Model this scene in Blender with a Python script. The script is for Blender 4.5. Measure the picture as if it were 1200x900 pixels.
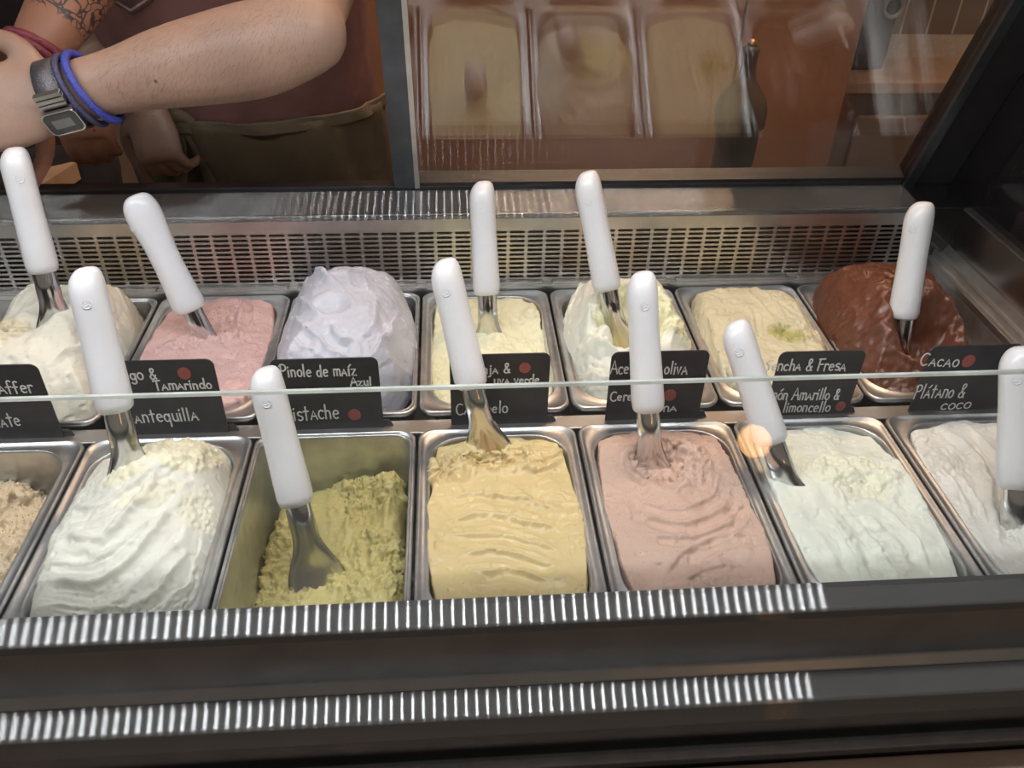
import bpy, bmesh, math, random
import numpy as np
from mathutils import Vector, Matrix

# ------------------------------------------------------------------ camera, world, light, exposure
for o in list(bpy.data.objects): bpy.data.objects.remove(o)
SC = bpy.context.scene
COL = SC.collection
F_PX = 1000.0
CAM = np.array([0.0414, -0.3504, 0.5825])
EUL = (0.9350, -0.0178, -0.0698)
cam_data = bpy.data.cameras.new('camera')
cam_data.sensor_fit = 'HORIZONTAL'; cam_data.sensor_width = 36; cam_data.lens = 36 * F_PX / 1200
cam_data.clip_start = 0.01
cam = bpy.data.objects.new('camera', cam_data); COL.objects.link(cam)
cam.location = CAM; cam.rotation_euler = EUL
SC.camera = cam
world = bpy.data.worlds.new('world'); SC.world = world; world.use_nodes = True
bg = world.node_tree.nodes['Background']
bg.inputs[0].default_value = (0.92, 0.80, 0.70, 1); bg.inputs[1].default_value = 0.20
SC.view_settings.view_transform = 'Standard'; SC.view_settings.look = 'None'
SC.view_settings.gamma = 1; SC.view_settings.use_curve_mapping = False
SC.view_settings.exposure = -0.15
LED_STRENGTH = 128.0
LED_Y, LED_Z = 0.190, 0.690

# ------------------------------------------------------------------ pixel -> direction helpers
_R = np.array(Matrix.LocRotScale(None, cam.rotation_euler, None).to_3x3())
def ray(x, y): return _R @ np.array([(x - 600) / F_PX, -(y - 450) / F_PX, -1.0])
def onz(x, y, z): d = ray(x, y); return CAM + d * (z - CAM[2]) / d[2]
def ony(x, y, Y): d = ray(x, y); return CAM + d * (Y - CAM[1]) / d[1]
def onplane(x, y, p0, n): d = ray(x, y); return CAM + d * (np.dot(p0 - CAM, n) / np.dot(d, n))

# ------------------------------------------------------------------ noise (numpy)
def _hash(i, j, k, seed):
    n = (i * 374761393 + j * 668265263 + k * 2147483647 + seed * 1274126177) & 0xFFFFFFFF
    n = ((n ^ (n >> 13)) * 1274126177) & 0xFFFFFFFF
    n = (n ^ (n >> 16)) & 0xFFFFFFFF
    return n / 2147483648.0 - 1.0
def vnoise(p, seed=0):
    i = np.floor(p).astype(np.int64); f = p - i
    u = f * f * f * (f * (f * 6 - 15) + 10)
    r = 0
    for a in (0, 1):
        for b in (0, 1):
            for c in (0, 1):
                w = (u[..., 0] if a else 1 - u[..., 0]) * (u[..., 1] if b else 1 - u[..., 1]) * (u[..., 2] if c else 1 - u[..., 2])
                r = r + w * _hash(i[..., 0] + a, i[..., 1] + b, i[..., 2] + c, seed)
    return r
def fbm(p, oct=4, seed=0, gain=.5):
    r = 0; a = 1
    for k in range(oct): r = r + a * vnoise(p * 2.03 ** k + 17.3 * k, seed + k); a *= gain
    return r
def billow(p, oct=3, seed=0):
    r = 0; a = 1
    for k in range(oct): r = r + a * (1 - 2 * np.abs(vnoise(p * 2.1 ** k + 7.7 * k, seed + k))); a *= .55
    return r
def smooth(a, b, x):
    t = np.clip((x - a) / (b - a), 0, 1); return t * t * (3 - 2 * t)

# ------------------------------------------------------------------ materials
def srgb(r, g, b):
    f = lambda c: (c / 255 / 12.92) if c <= 10 else ((c / 255 + .055) / 1.055) ** 2.4
    return (f(r), f(g), f(b), 1)
def mat(name):
    m = bpy.data.materials.new(name); m.use_nodes = True
    nt = m.node_tree; return m, nt, nt.nodes['Principled BSDF']
def simple(name, col, rough=.5, metal=0, noise=None, bump=None, spec=.5, coat=0, sss=0):
    m, nt, p = mat(name)
    p.inputs['Base Color'].default_value = col; p.inputs['Roughness'].default_value = rough
    p.inputs['Metallic'].default_value = metal; p.inputs['Specular IOR Level'].default_value = spec
    if coat: p.inputs['Coat Weight'].default_value = coat; p.inputs['Coat Roughness'].default_value = .12
    if sss:
        p.inputs['Subsurface Weight'].default_value = sss; p.inputs['Subsurface Radius'].default_value = (.6, .45, .3)
        p.inputs['Subsurface Scale'].default_value = .006
    L = nt.links.new; tc = nt.nodes.new('ShaderNodeTexCoord')
    if noise:
        sc, amt = noise
        n = nt.nodes.new('ShaderNodeTexNoise'); n.inputs['Scale'].default_value = sc; n.inputs['Detail'].default_value = 5
        L(tc.outputs['Object'], n.inputs['Vector'])
        mx = nt.nodes.new('ShaderNodeMix'); mx.data_type = 'RGBA'; mx.blend_type = 'MULTIPLY'; mx.inputs[0].default_value = 1
        mx.inputs[6].default_value = col
        cr = nt.nodes.new('ShaderNodeMapRange'); cr.inputs[1].default_value = .3; cr.inputs[2].default_value = .7
        cr.inputs[3].default_value = 1 - amt; cr.inputs[4].default_value = 1 + amt
        L(n.outputs[0], cr.inputs[0]); L(cr.outputs[0], mx.inputs[7]); L(mx.outputs[2], p.inputs['Base Color'])
    if bump:
        sc, st, ds = bump
        n2 = nt.nodes.new('ShaderNodeTexNoise'); n2.inputs['Scale'].default_value = sc; n2.inputs['Detail'].default_value = 4
        L(tc.outputs['Object'], n2.inputs['Vector'])
        b = nt.nodes.new('ShaderNodeBump'); b.inputs['Strength'].default_value = st; b.inputs['Distance'].default_value = ds
        L(n2.outputs[0], b.inputs['Height']); L(b.outputs[0], p.inputs['Normal'])
    return m
def brushed(name, col, rough, aniso, tangent=(1, 0, 0), smear=None, dif=.12, lobe=None):
    """steel brushed along `tangent`: light is smeared across the brushing"""
    m = bpy.data.materials.new(name); m.use_nodes = True; nt = m.node_tree; nt.nodes.clear(); L = nt.links.new
    out = nt.nodes.new('ShaderNodeOutputMaterial'); g = nt.nodes.new('ShaderNodeBsdfAnisotropic')
    g.inputs['Color'].default_value = col; g.inputs['Roughness'].default_value = rough; g.inputs['Anisotropy'].default_value = aniso
    cx = nt.nodes.new('ShaderNodeCombineXYZ')
    for i in range(3): cx.inputs[i].default_value = tangent[i]
    L(cx.outputs[0], g.inputs['Tangent'])
    if smear:
        tc = nt.nodes.new('ShaderNodeTexCoord'); mp = nt.nodes.new('ShaderNodeMapping'); mp.inputs['Scale'].default_value = smear
        n = nt.nodes.new('ShaderNodeTexNoise'); n.inputs['Scale'].default_value = 1; n.inputs['Detail'].default_value = 3
        L(tc.outputs['Object'], mp.inputs[0]); L(mp.outputs[0], n.inputs['Vector'])
        b = nt.nodes.new('ShaderNodeBump'); b.inputs['Strength'].default_value = .12; b.inputs['Distance'].default_value = .001
        L(n.outputs[0], b.inputs['Height']); L(b.outputs[0], g.inputs['Normal'])
    if lobe:
        g2 = nt.nodes.new('ShaderNodeBsdfAnisotropic'); g2.inputs['Color'].default_value = col; g2.inputs['Roughness'].default_value = lobe[0]; g2.inputs['Anisotropy'].default_value = lobe[1]
        L(cx.outputs[0], g2.inputs['Tangent']); mg = nt.nodes.new('ShaderNodeMixShader'); mg.inputs[0].default_value = .30; L(g.outputs[0], mg.inputs[1]); L(g2.outputs[0], mg.inputs[2]); g = mg
    d = nt.nodes.new('ShaderNodeBsdfDiffuse'); d.inputs['Color'].default_value = tuple(c * .55 for c in col[:3]) + (1,)
    mix = nt.nodes.new('ShaderNodeMixShader'); mix.inputs[0].default_value = dif
    L(g.outputs[0], mix.inputs[1]); L(d.outputs[0], mix.inputs[2]); L(mix.outputs[0], out.inputs[0])
    return m
def glass(name, ior, tint):
    m = bpy.data.materials.new(name); m.use_nodes = True; nt = m.node_tree; nt.nodes.clear(); L = nt.links.new
    out = nt.nodes.new('ShaderNodeOutputMaterial'); fr = nt.nodes.new('ShaderNodeFresnel'); fr.inputs[0].default_value = ior
    t = nt.nodes.new('ShaderNodeBsdfTransparent'); t.inputs[0].default_value = tint
    g = nt.nodes.new('ShaderNodeBsdfGlossy'); g.inputs['Roughness'].default_value = 0
    mix = nt.nodes.new('ShaderNodeMixShader')
    geo = nt.nodes.new('ShaderNodeNewGeometry'); io = nt.nodes.new('ShaderNodeMapRange')   # same reflectance on both faces (rays are not bent inside)
    io.inputs[3].default_value = ior; io.inputs[4].default_value = 1 / ior; L(geo.outputs['Backfacing'], io.inputs[0]); L(io.outputs[0], fr.inputs[0])
    L(fr.outputs[0], mix.inputs[0]); L(t.outputs[0], mix.inputs[1]); L(g.outputs[0], mix.inputs[2]); L(mix.outputs[0], out.inputs[0])
    return m
def emit(name, col, s):
    m = bpy.data.materials.new(name); m.use_nodes = True; nt = m.node_tree; nt.nodes.clear()
    out = nt.nodes.new('ShaderNodeOutputMaterial'); e = nt.nodes.new('ShaderNodeEmission')
    e.inputs[0].default_value = col; e.inputs[1].default_value = s
    nt.links.new(e.outputs[0], out.inputs[0]); return m

STEEL = (.62, .615, .60, 1)
M = {}
M['pan'] = simple('pan_steel', (.63, .645, .655, 1), .40, 1, noise=(60, .12), bump=(90, .10, .0008))
M['ledge'] = brushed('brushed_ledge_steel', (.27, .275, .275, 1), .115, .957, dif=.42)
M['ledge_back'] = brushed('brushed_back_ledge_steel', (.30, .305, .305, 1), .135, .977, dif=.25, lobe=(.07, .965))
M['ledge_dark'] = brushed('brushed_fascia_steel', (.27, .275, .275, 1), .115, .957, dif=.42)
M['drop_face'] = simple('satin_drop_face', (.36, .36, .355, 1), .34, 1, noise=(20, .1))
M['steel'] = simple('satin_steel', (.64, .635, .62, 1), .38, 1, noise=(40, .10), bump=(120, .08, .0006))
M['grille'] = simple('grille_steel', (.56, .545, .52, 1), .36, 1, noise=(30, .10))
M['steel_dark'] = simple('inner_well_steel', (.60, .595, .58, 1), .45, 1, noise=(30, .2))
M['blade'] = simple('polished_blade_steel', (.66, .66, .65, 1), .16, 1, noise=(50, .06))
M['handle'] = simple('white_plastic', (.83, .83, .85, 1), .28, noise=(60, .01), bump=(260, .05, .0004), sss=.15)
M['black_gloss'] = simple('black_gloss_panel', (.012, .011, .012, 1), .06, noise=(12, .2))
M['black'] = simple('black_frame', (.02, .019, .02, 1), .32, noise=(20, .2))
M['frame'] = simple('anodised_frame', (.10, .11, .12, 1), .30, .8, noise=(40, .15))
M['door_glass'] = glass('door_glass', 1.75, (.985, .98, .97, 1))
M['front_glass'] = glass('front_glass', 1.45, (.985, .99, .985, 1))
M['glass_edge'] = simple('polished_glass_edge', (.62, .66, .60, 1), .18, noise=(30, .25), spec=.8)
M['slate'] = simple('chalk_tag_black', (.032, .032, .036, 1), .5, noise=(60, .18), spec=.35)
M['chalk'] = simple('chalk_pen', (.62, .62, .60, 1), .8, noise=(400, .12))
M['red'] = simple('red_sticker', (.27, .075, .06, 1), .6, noise=(300, .1))

# ------------------------------------------------------------------ mesh helpers
def obj(name, verts, faces, material, parent=None, smooth_=True):
    me = bpy.data.meshes.new(name)
    me.from_pydata([tuple(map(float, v)) for v in verts], [], [tuple(map(int, f)) for f in faces])
    me.update()
    bm = bmesh.new(); bm.from_mesh(me); bmesh.ops.recalc_face_normals(bm, faces=bm.faces); bm.to_mesh(me); bm.free()
    if smooth_: me.shade_smooth()
    o = bpy.data.objects.new(name, me); COL.objects.link(o)
    if material: me.materials.append(M[material] if isinstance(material, str) else material)
    if parent is not None: o.parent = parent
    return o
def grid_obj(name, P, material, parent=None, closed_u=False, attrs=None):
    """P: (n,m,3) array -> quad mesh, fast path"""
    n, m = P.shape[:2]
    i, j = np.meshgrid(np.arange(n - (0 if closed_u else 1)), np.arange(m - 1), indexing='ij')
    i2 = (i + 1) % n
    F = np.stack([i * m + j, i2 * m + j, i2 * m + j + 1, i * m + j + 1], -1).reshape(-1, 4)
    me = bpy.data.meshes.new(name)
    me.vertices.add(n * m); me.vertices.foreach_set('co', P.reshape(-1).astype(np.float32))
    me.loops.add(F.size); me.loops.foreach_set('vertex_index', F.reshape(-1).astype(np.int32))
    me.polygons.add(len(F)); me.polygons.foreach_set('loop_start', (np.arange(len(F)) * 4).astype(np.int32))
    me.update(calc_edges=True); me.validate(); me.shade_smooth()
    for k, v in (attrs or {}).items():
        a = me.attributes.new(k, 'FLOAT', 'POINT'); a.data.foreach_set('value', v.reshape(-1).astype(np.float32))
    o = bpy.data.objects.new(name, me); COL.objects.link(o)
    me.materials.append(M[material] if isinstance(material, str) else material)
    if parent is not None: o.parent = parent
    return o
def bm_obj(name, bm, material, parent=None, smooth_=False):
    me = bpy.data.meshes.new(name); bmesh.ops.recalc_face_normals(bm, faces=bm.faces); bm.to_mesh(me); bm.free()
    if smooth_: me.shade_smooth()
    me.materials.append(M[material] if isinstance(material, str) else material)
    o = bpy.data.objects.new(name, me); COL.objects.link(o)
    if parent is not None: o.parent = parent
    return o
def box(name, x0, x1, y0, y1, z0, z1, material, parent=None, bev=.0, seg=2):
    bm = bmesh.new(); bmesh.ops.create_cube(bm, size=1)
    for v in bm.verts: v.co = Vector(((x0 + x1) / 2 + v.co.x * (x1 - x0), (y0 + y1) / 2 + v.co.y * (y1 - y0), (z0 + z1) / 2 + v.co.z * (z1 - z0)))
    if bev: bmesh.ops.bevel(bm, geom=list(bm.edges), offset=bev, segments=seg, profile=.5, affect='EDGES')
    return bm_obj(name, bm, material, parent)
def prism_x(name, prof, x0, x1, material, parent=None, bev=0):
    """closed (y,z) outline swept along x"""
    bm = bmesh.new(); a = [bm.verts.new((x0, y, z)) for y, z in prof]; b = [bm.verts.new((x1, y, z)) for y, z in prof]
    n = len(prof)
    for i in range(n): bm.faces.new((a[i], a[(i + 1) % n], b[(i + 1) % n], b[i]))
    bm.faces.new(a); bm.faces.new(b[::-1])
    if bev:
        es = [e for e in bm.edges if abs(e.verts[0].co.x - e.verts[1].co.x) > 1e-6]
        bmesh.ops.bevel(bm, geom=es, offset=bev, segments=3, profile=.5, affect='EDGES')
    return bm_obj(name, bm, material, parent)
def prism_y(name, prof, y0, y1, material, parent=None, bev=0):
    bm = bmesh.new(); a = [bm.verts.new((x, y0, z)) for x, z in prof]; b = [bm.verts.new((x, y1, z)) for x, z in prof]
    n = len(prof)
    for i in range(n): bm.faces.new((a[i], a[(i + 1) % n], b[(i + 1) % n], b[i]))
    bm.faces.new(a); bm.faces.new(b[::-1])
    if bev:
        es = [e for e in bm.edges if abs(e.verts[0].co.y - e.verts[1].co.y) > 1e-6]
        bmesh.ops.bevel(bm, geom=es, offset=bev, segments=2, profile=.5, affect='EDGES')
    return bm_obj(name, bm, material, parent)
def thing(name, label, cat, loc=(0, 0, 0), group=None):
    o = bpy.data.objects.new(name, None); COL.objects.link(o); o.location = tuple(map(float, loc)); o.empty_display_size = .05
    o['label'] = label; o['category'] = cat
    if group: o['group'] = group
    return o
def tag(o, label, cat, group=None):
    o['label'] = label; o['category'] = cat
    if group: o['group'] = group
    return o
def keep_world(child, root):
    """child meshes are made in world coordinates; hang them under a root that is not at the origin"""
    child.parent = root; child.matrix_parent_inverse = Matrix.Translation(-Vector(root.location))
    return child
def frame_from(d, up):
    d = np.asarray(d, float) / np.linalg.norm(d); s = np.cross(up, d); s /= np.linalg.norm(s); return s, np.cross(d, s), d
def loft(sections, n=20, cap=True):
    """sections: list of (center, axis_u, axis_v, ru, rv[, power]) -> verts, faces"""
    V = []; Fc = []
    th = np.linspace(0, 2 * np.pi, n, endpoint=False)
    for s in sections:
        c, u, v, ru, rv = s[:5]; pw = s[5] if len(s) > 5 else 1
        co, si = np.cos(th), np.sin(th)
        a = np.sign(co) * np.abs(co) ** pw * ru; b = np.sign(si) * np.abs(si) ** pw * rv
        V += list(np.asarray(c)[None] + a[:, None] * np.asarray(u)[None] + b[:, None] * np.asarray(v)[None])
    for k in range(len(sections) - 1):
        for i in range(n): Fc.append((k * n + i, k * n + (i + 1) % n, (k + 1) * n + (i + 1) % n, (k + 1) * n + i))
    if cap: Fc.append(tuple(range(n))[::-1]); Fc.append(tuple(range((len(sections) - 1) * n, len(sections) * n)))
    return V, Fc
def lathe(name, prof, center, material, parent=None, n=32):
    c = np.asarray(center, float); V, Fc = loft([(c + np.array([0, 0, z]), (1, 0, 0), (0, 1, 0), r, r) for r, z in prof], n)
    return obj(name, V, Fc, material, parent)
def torus(name, c, u, v, ru, rv, r, material, parent=None, n=48, m=8, lump=0):
    c, u, v = (np.asarray(q, float) for q in (c, u, v)); w = np.cross(u, v); P = np.zeros((n, m + 1, 3))
    for i in range(n):
        t = 2 * np.pi * i / n; e = math.cos(t) * u + math.sin(t) * v; p = c + ru * math.cos(t) * u + rv * math.sin(t) * v
        rr0 = r
        for j in range(m + 1):
            a = 2 * np.pi * j / m; rr = rr0 * (1 + lump * abs(math.sin(n / 5 * t + a))); P[i, j] = p + rr * (math.cos(a) * e + math.sin(a) * w)
    return grid_obj(name, P, material, parent, closed_u=True)

# ================================================================== THE SETTING
FLOOR = -0.95
M['floor'] = simple('floor_tiles_brown', (.30, .22, .17, 1), .45, noise=(3, .25))
M['wall'] = simple('kitchen_wall_plaster', (.34, .25, .20, 1), .7, noise=(6, .08))
M['tile'] = simple('beige_ceramic_tile', (.24, .185, .15, 1), .35, noise=(8, .12))
M['grout'] = simple('pale_grout', (.62, .54, .46, 1), .8, noise=(80, .1))
fl = box('floor', -2.6, 2.6, -2.6, 2.1, FLOOR - .05, FLOOR, 'floor'); fl['kind'] = 'structure'
WY = 1.97
wb = box('wall_back', -2.6, 2.6, WY, WY + .08, FLOOR, 1.5, 'wall'); wb['kind'] = 'structure'
# tiled splashback: each tile its own piece, grout bed behind
gb = box('grout_bed', .60, 1.95, WY - .0098, WY, -.085, .62, 'grout', wb)
tw, th_, g = .066, .150, .006
def tile_mesh():
    bm = bmesh.new(); bmesh.ops.create_cube(bm, size=1)
    for v in bm.verts: v.co = Vector((v.co.x * tw, v.co.y * .006, v.co.z * th_))
    me = bpy.data.meshes.new('tile'); bm.to_mesh(me); bm.free(); me.materials.append(M['tile']); return me
tm = tile_mesh()
zrow = ony(1080, 40, WY)[2]
for r in range(0, 4):
    for c in range(18):
        o = bpy.data.objects.new('tile', tm); COL.objects.link(o); o.parent = wb
        o.location = (.64 + c * (tw + g), WY - .008, zrow + (r + .5) * (th_ + g) - (0 if r >= 0 else 0))

# ================================================================== DISPLAY CASE
X0, X1 = -1.05, .735
case = thing('ice_cream_display_case', 'stainless steel refrigerated ice cream display case with low front glass', 'display case', (0, .35, FLOOR))
def cp(o): return keep_world(o, case)
# front: top ledge, drop face, second ledge, dark fascia
cp(prism_x('front_ledge', [(.0855, .0545), (.0855, .0), (.0595, .0), (.0595, .0510), (.0612, .0528)], X0, X1 + .12, 'ledge', bev=.0010))
cp(prism_x('front_drop_face', [(.0600, .0500), (.068, .0500), (.068, -.022), (.050, -.022), (.050, -.013), (.0562, -.004)], X0, X1 + .12, 'drop_face', bev=.002))
cp(prism_x('lower_ledge', [(.0508, -.0125), (.0508, -.04), (.0255, -.04), (.0255, -.0168), (.0275, -.0145)], X0, X1 + .12, 'ledge_dark', bev=.001))
cp(prism_x('fascia', [(.0262, -.018), (.07, -.042), (.07, FLOOR + .12), (.035, FLOOR + .12), (.035, -.13), (.0262, -.12)], X0, X1 + .12, 'black', bev=.002))
zl0, zl1 = ony(1100, 860, .020)[2], ony(1100, 879, .020)[2]
cp(prism_x('fascia_lip', [(.032, zl0), (.032, zl1), (.020, zl1), (.018, (zl0 + zl1) / 2), (.020, zl0)], X0, X1 + .12, 'frame', bev=.002))
M['stone'] = simple('beige_stone_shelf', (.55, .42, .34, 1), .5, noise=(30, .15))
zb = ony(1200, 887, .017)[2]
cp(box('stone_trim', X0, X1 + .12, -.020, .0255, zb - .03, zb, 'stone', bev=.002))
# low front glass leaning back, its polished top edge catching the light
LEAN = math.radians(25); gh = .1685
g0 = np.array([0, .0800, .0545]); gd = np.array([0, math.sin(LEAN), math.cos(LEAN)]); gn = np.array([0, -math.cos(LEAN), math.sin(LEAN)])
def slab(name, a, d, h, n, t, x0, x1, material):
    q = [a, a + d * h, a + d * h - n * t, a - n * t]
    return prism_x(name, [(p[1], p[2]) for p in q], x0, x1, material)
fg = cp(slab('front_glass_pane', g0, gd, gh, gn, .008, X0, X1 - .008, 'front_glass'))
ge = slab('polished_edge', g0 + gd * (gh + .0002), gd, .0022, gn, .0078, X0, X1 - .008, 'glass_edge'); cp(ge)
# well, rails and dividers under the pans
cp(box('well', X0, X1, .06, .655, -.17, -.16, 'steel_dark'))
cp(box('label_rail', X0, .700, .3615, .3845, -.030, -.0065, 'steel', bev=.0015))
cp(box('front_pan_rail', X0, .700, .060, .0955, -.030, -.0045, 'steel', bev=.0015))
cp(box('back_pan_rail', X0, .700, .6505, .6600, -.030, .0065, 'steel', bev=.0015))
cp(box('cover_plate', X0, -.513, .097, .360, -.008, -.001, 'steel', bev=.001)); cp(box('cover_plate', X0, -.513, .387, .650, -.008, -.001, 'steel', bev=.001))
# perforated air grille: plate with real slots
def grille():
    PX, PZ, sl, sh = .0238, .0066, .0200, .0038
    xs0 = X0; nx = int((.71 - X0) / PX); z0 = .0115; nr = 11
    V = []; Fc = []
    def q(*pts):
        b = len(V); V.extend(pts); Fc.append(tuple(range(b, b + len(pts))))
    Y, T = .6605, .0015
    for c in range(nx):
        for r in range(nr):
            cx = xs0 + (c + .5) * PX; cz = z0 + (r + .5) * PZ
            inner = []; outer = []
            rr = sh / 2; hw = sl / 2 - rr
            for k in range(12):
                a = 2 * math.pi * (k + .5) / 12; inner.append((cx + math.copysign(hw, math.cos(a)) + rr * math.cos(a), cz + rr * math.sin(a)))
                ca, sa = math.cos(a), math.sin(a)
                if abs(sa) > .7: outer.append((cx + ca / max(abs(sa), 1e-6) * PX / 2 if abs(ca) < abs(sa) else cx + math.copysign(PX / 2, ca), cz + math.copysign(PZ / 2, sa)))
                else: outer.append((cx + math.copysign(PX / 2, ca), cz + (sa / abs(ca)) * PZ / 2))
            corners = {1: (1, 1), 4: (-1, 1), 7: (-1, -1), 10: (1, -1)}
            for k, (sx, sz) in corners.items(): outer[k] = (cx + sx * PX / 2, cz + sz * PZ / 2)
            b = len(V)
            V.extend([(x, Y, z) for x, z in outer]); V.extend([(x, Y, z) for x, z in inner]); V.extend([(x, Y + T, z) for x, z in inner])
            for k in range(12):
                k2 = (k + 1) % 12
                Fc.append((b + k, b + k2, b + 12 + k2, b + 12 + k)); Fc.append((b + 12 + k, b + 12 + k2, b + 24 + k2, b + 24 + k))
    xe = xs0 + nx * PX; zt = z0 + nr * PZ
    q((xs0, Y, zt), (xe, Y, zt), (xe, Y, .1075), (xs0, Y, .1075))
    q((xs0, Y, -.02), (xe, Y, -.02), (xe, Y, z0), (xs0, Y, z0))
    return obj('air_grille', V, Fc, 'grille', None, smooth_=False)
cp(grille())
cp(box('air_duct', X0, .735, .752, .760, -.16, .084, 'steel_dark'))
# raised lip in front of each pan along the foot of the grille
for k in range(-4, 4):
    cp(box('grille_lip', k * .17 + .006, (k + 1) * .17 - .006, .6512, .6600, .006, .0105, 'steel', bev=.002))
cp(prism_x('back_ledge', [(.6590, .1055), (.6600, .1070), (.7260, .1115), (.7260, .100), (.6600, .100)], X0, .6675, 'ledge_back', bev=.0006))
cp(box('back_kerb', X0, .6675, .7265, .748, .085, .1180, 'black', bev=.002))
# right-hand end: pan stop, channel, upstand and glossy black end panel
cp(prism_y('side_channel', [(.690, .0300), (.690, .0400), (.694, .0400), (.694, .036), (.703, .036), (.703, .046), (.7065, .046), (.7065, .040), (.716, .041), (.7215, .052), (.735, .052), (.735, -.10), (.7, -.10), (.7, .03)], .0860, .6600, 'steel', bev=.0008))
M['upstand'] = simple('polished_upstand', (.64, .635, .62, 1), .22, 1, noise=(15, .1))
cp(prism_y('side_upstand', [(.7218, .0525), (.7255, .1034), (.735, .1034), (.735, .0525)], .0860, .6600, 'upstand'))
cp(prism_y('side_well_wall', [(.682, -.16), (.682, -.012), (.690, .0300), (.699, .030), (.699, -.16)], .0860, .6600, 'steel_dark'))
def polyprism_x(name, poly, x0, x1, material): return prism_x(name, poly, x0, x1, material)
TILT = math.radians(21.5)
d0 = np.array([0, .7360, .1185]); dd = np.array([0, -math.sin(TILT), math.cos(TILT)]); dn = np.array([0, -math.cos(TILT), -math.sin(TILT)])
DH = .620
dt = d0 + dd * DH
cp(polyprism_x('end_panel', [(.086, .1040), (.752, .1040), (dt[1] + .03, dt[2]), (.30, dt[2]), (.10, .30)], .7360, .7480, 'black_gloss'))
cp(prism_x('corner_cover', [(.6595, .1060), (.6602, .1075), (.7260, .1120), (.7480, .1180), (.7480, -.10), (.6600, -.10)], .668, .7355, 'black_gloss', bev=.001))
cp(prism_y('end_ledge', [(.7255, .1035), (.7255, .1060), (.7358, .1060), (.7358, .1035)], .0860, .6600, 'steel'))
cp(slab('end_post', d0 + dn * .014, dd, DH, dn, .034, .672, .7355, 'black'))
cp(slab('end_post_seal', d0 + dn * .020, dd, DH, dn, .006, .6665, .6800, 'frame'))
# canopy with the LED strip (above the picture)
cp(box('canopy', X0, .748, .08, .60, .706, .730, 'black', bev=.003))
lamp = cp(box('led_housing_offscreen', X0 + .02, .735, LED_Y - .045, LED_Y + .045, LED_Z + .002, LED_Z + .0155, 'steel'))
M['led'] = emit('led_diode', (.96, .98, 1.0, 1), LED_STRENGTH)
bm = bmesh.new(); s = .0025; x = -.99
while x < .610:
    vs = [bm.verts.new((x + a * s * .55, LED_Y + b * .040, LED_Z)) for a, b in ((-1, -1), (-1, 1), (1, 1), (1, -1))]; bm.faces.new(vs); x += .0167
me = bpy.data.meshes.new('diode_row'); bm.to_mesh(me); bm.free(); me.materials.append(M['led'])
dio = bpy.data.objects.new('diode_row_offscreen', me); COL.objects.link(dio); cp(dio); dio['kind'] = 'stuff'
cp(box('left_end_panel', X0 - .012, X0 - .001, .086, .735, -.16, .705, 'black_gloss'))

# rear sliding door (right leaf, closed): dark stile, double glazing leaning toward the customers
door = thing('sliding_glass_door', 'double glazed sliding rear door with dark aluminium stile', 'glass door', (.33, .74, .1175))
def dp(o): return keep_world(o, door)
dp(slab('stile', d0 + dn * .010, dd, DH, dn, .028, -.0315, -.0015, 'frame'))
dp(slab('stile_trim', d0 + dn * .0115, dd, DH, dn, .003, -.0045, .0015, 'steel'))
dp(slab('glass_pane', d0 + dn * .006 + dd * .004, dd, DH - .004, dn, .004, -.0015, .667, 'door_glass'))
dp(slab('glass_pane', d0 - dn * .008 + dd * .004, dd, DH - .004, dn, .004, -.0015, .667, 'door_glass'))
dp(slab('bottom_rail', d0 + dn * .009, dd, .008, dn, .022, -.0015, .667, 'black'))

# ================================================================== PANS
P = .17
YC = {'f': .2285, 'b': .5177}
def rrect(hx, hy, r, n=7):
    pts = []
    for cx, cy, a0 in ((hx - r, hy - r, 0), (-hx + r, hy - r, 90), (-hx + r, -hy + r, 180), (hx - r, -hy + r, 270)):
        for k in range(n + 1):
            a = math.radians(a0 + 90 * k / n); pts.append((cx + r * math.cos(a), cy + r * math.sin(a)))
    return pts
def pan_mesh(fw, r_in):
    """fw: flange width"""
    ox, oy = .0835, .1305
    ix, iy = ox - fw, oy - fw * 1.15
    ro = .016
    rings = [(ox - .0012, oy - .0012, ro, -.0065), (ox, oy, ro, -.0050), (ox, oy, ro, -.0008), (ox - .0012, oy - .0012, ro, .0008), (ox - .0030, oy - .0030, ro, .0008),
             (ox - .0042, oy - .0042, ro, -.0010), (ix + .0032, iy + .0032, r_in + .003, -.0018), (ix + .0018, iy + .0018, r_in + .0015, -.0006), (ix + .0004, iy + .0004, r_in, -.0010), (ix, iy, r_in, -.0030),
             (ix - .0015, iy - .0015, r_in, -.0300), (ix - .0065, iy - .0065, r_in, -.1350), (ix - .0120, iy - .0120, r_in * .9, -.1430)]
    V = []; Fc = []
    for hx, hy, r, z in rings: V += [(x, y, z) for x, y in rrect(hx, hy, min(r, hx * .9))]
    n = len(V) // len(rings)
    for k in range(len(rings) - 1):
        for i in range(n): Fc.append((k * n + i, k * n + (i + 1) % n, (k + 1) * n + (i + 1) % n, (k + 1) * n + i))
    Fc.append(tuple(range((len(rings) - 1) * n, len(rings) * n)))
    return V, Fc
PAN_WIDE = pan_mesh(.0125, .036); PAN_THIN = pan_mesh(.0060, .018)
pan_me = {}
FLAV = {}
def pan(k, row, thin, label):
    key = thin
    if key not in pan_me:
        o = obj('steel_pan', *(PAN_THIN if thin else PAN_WIDE), 'pan'); pan_me[key] = o.data
    else:
        o = bpy.data.objects.new('steel_pan', pan_me[key]); COL.objects.link(o)
    o.location = ((k + .5) * P, YC[row], 0)
    tag(o, label, 'pan', 'steel pans in the display case')
    return o
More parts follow.
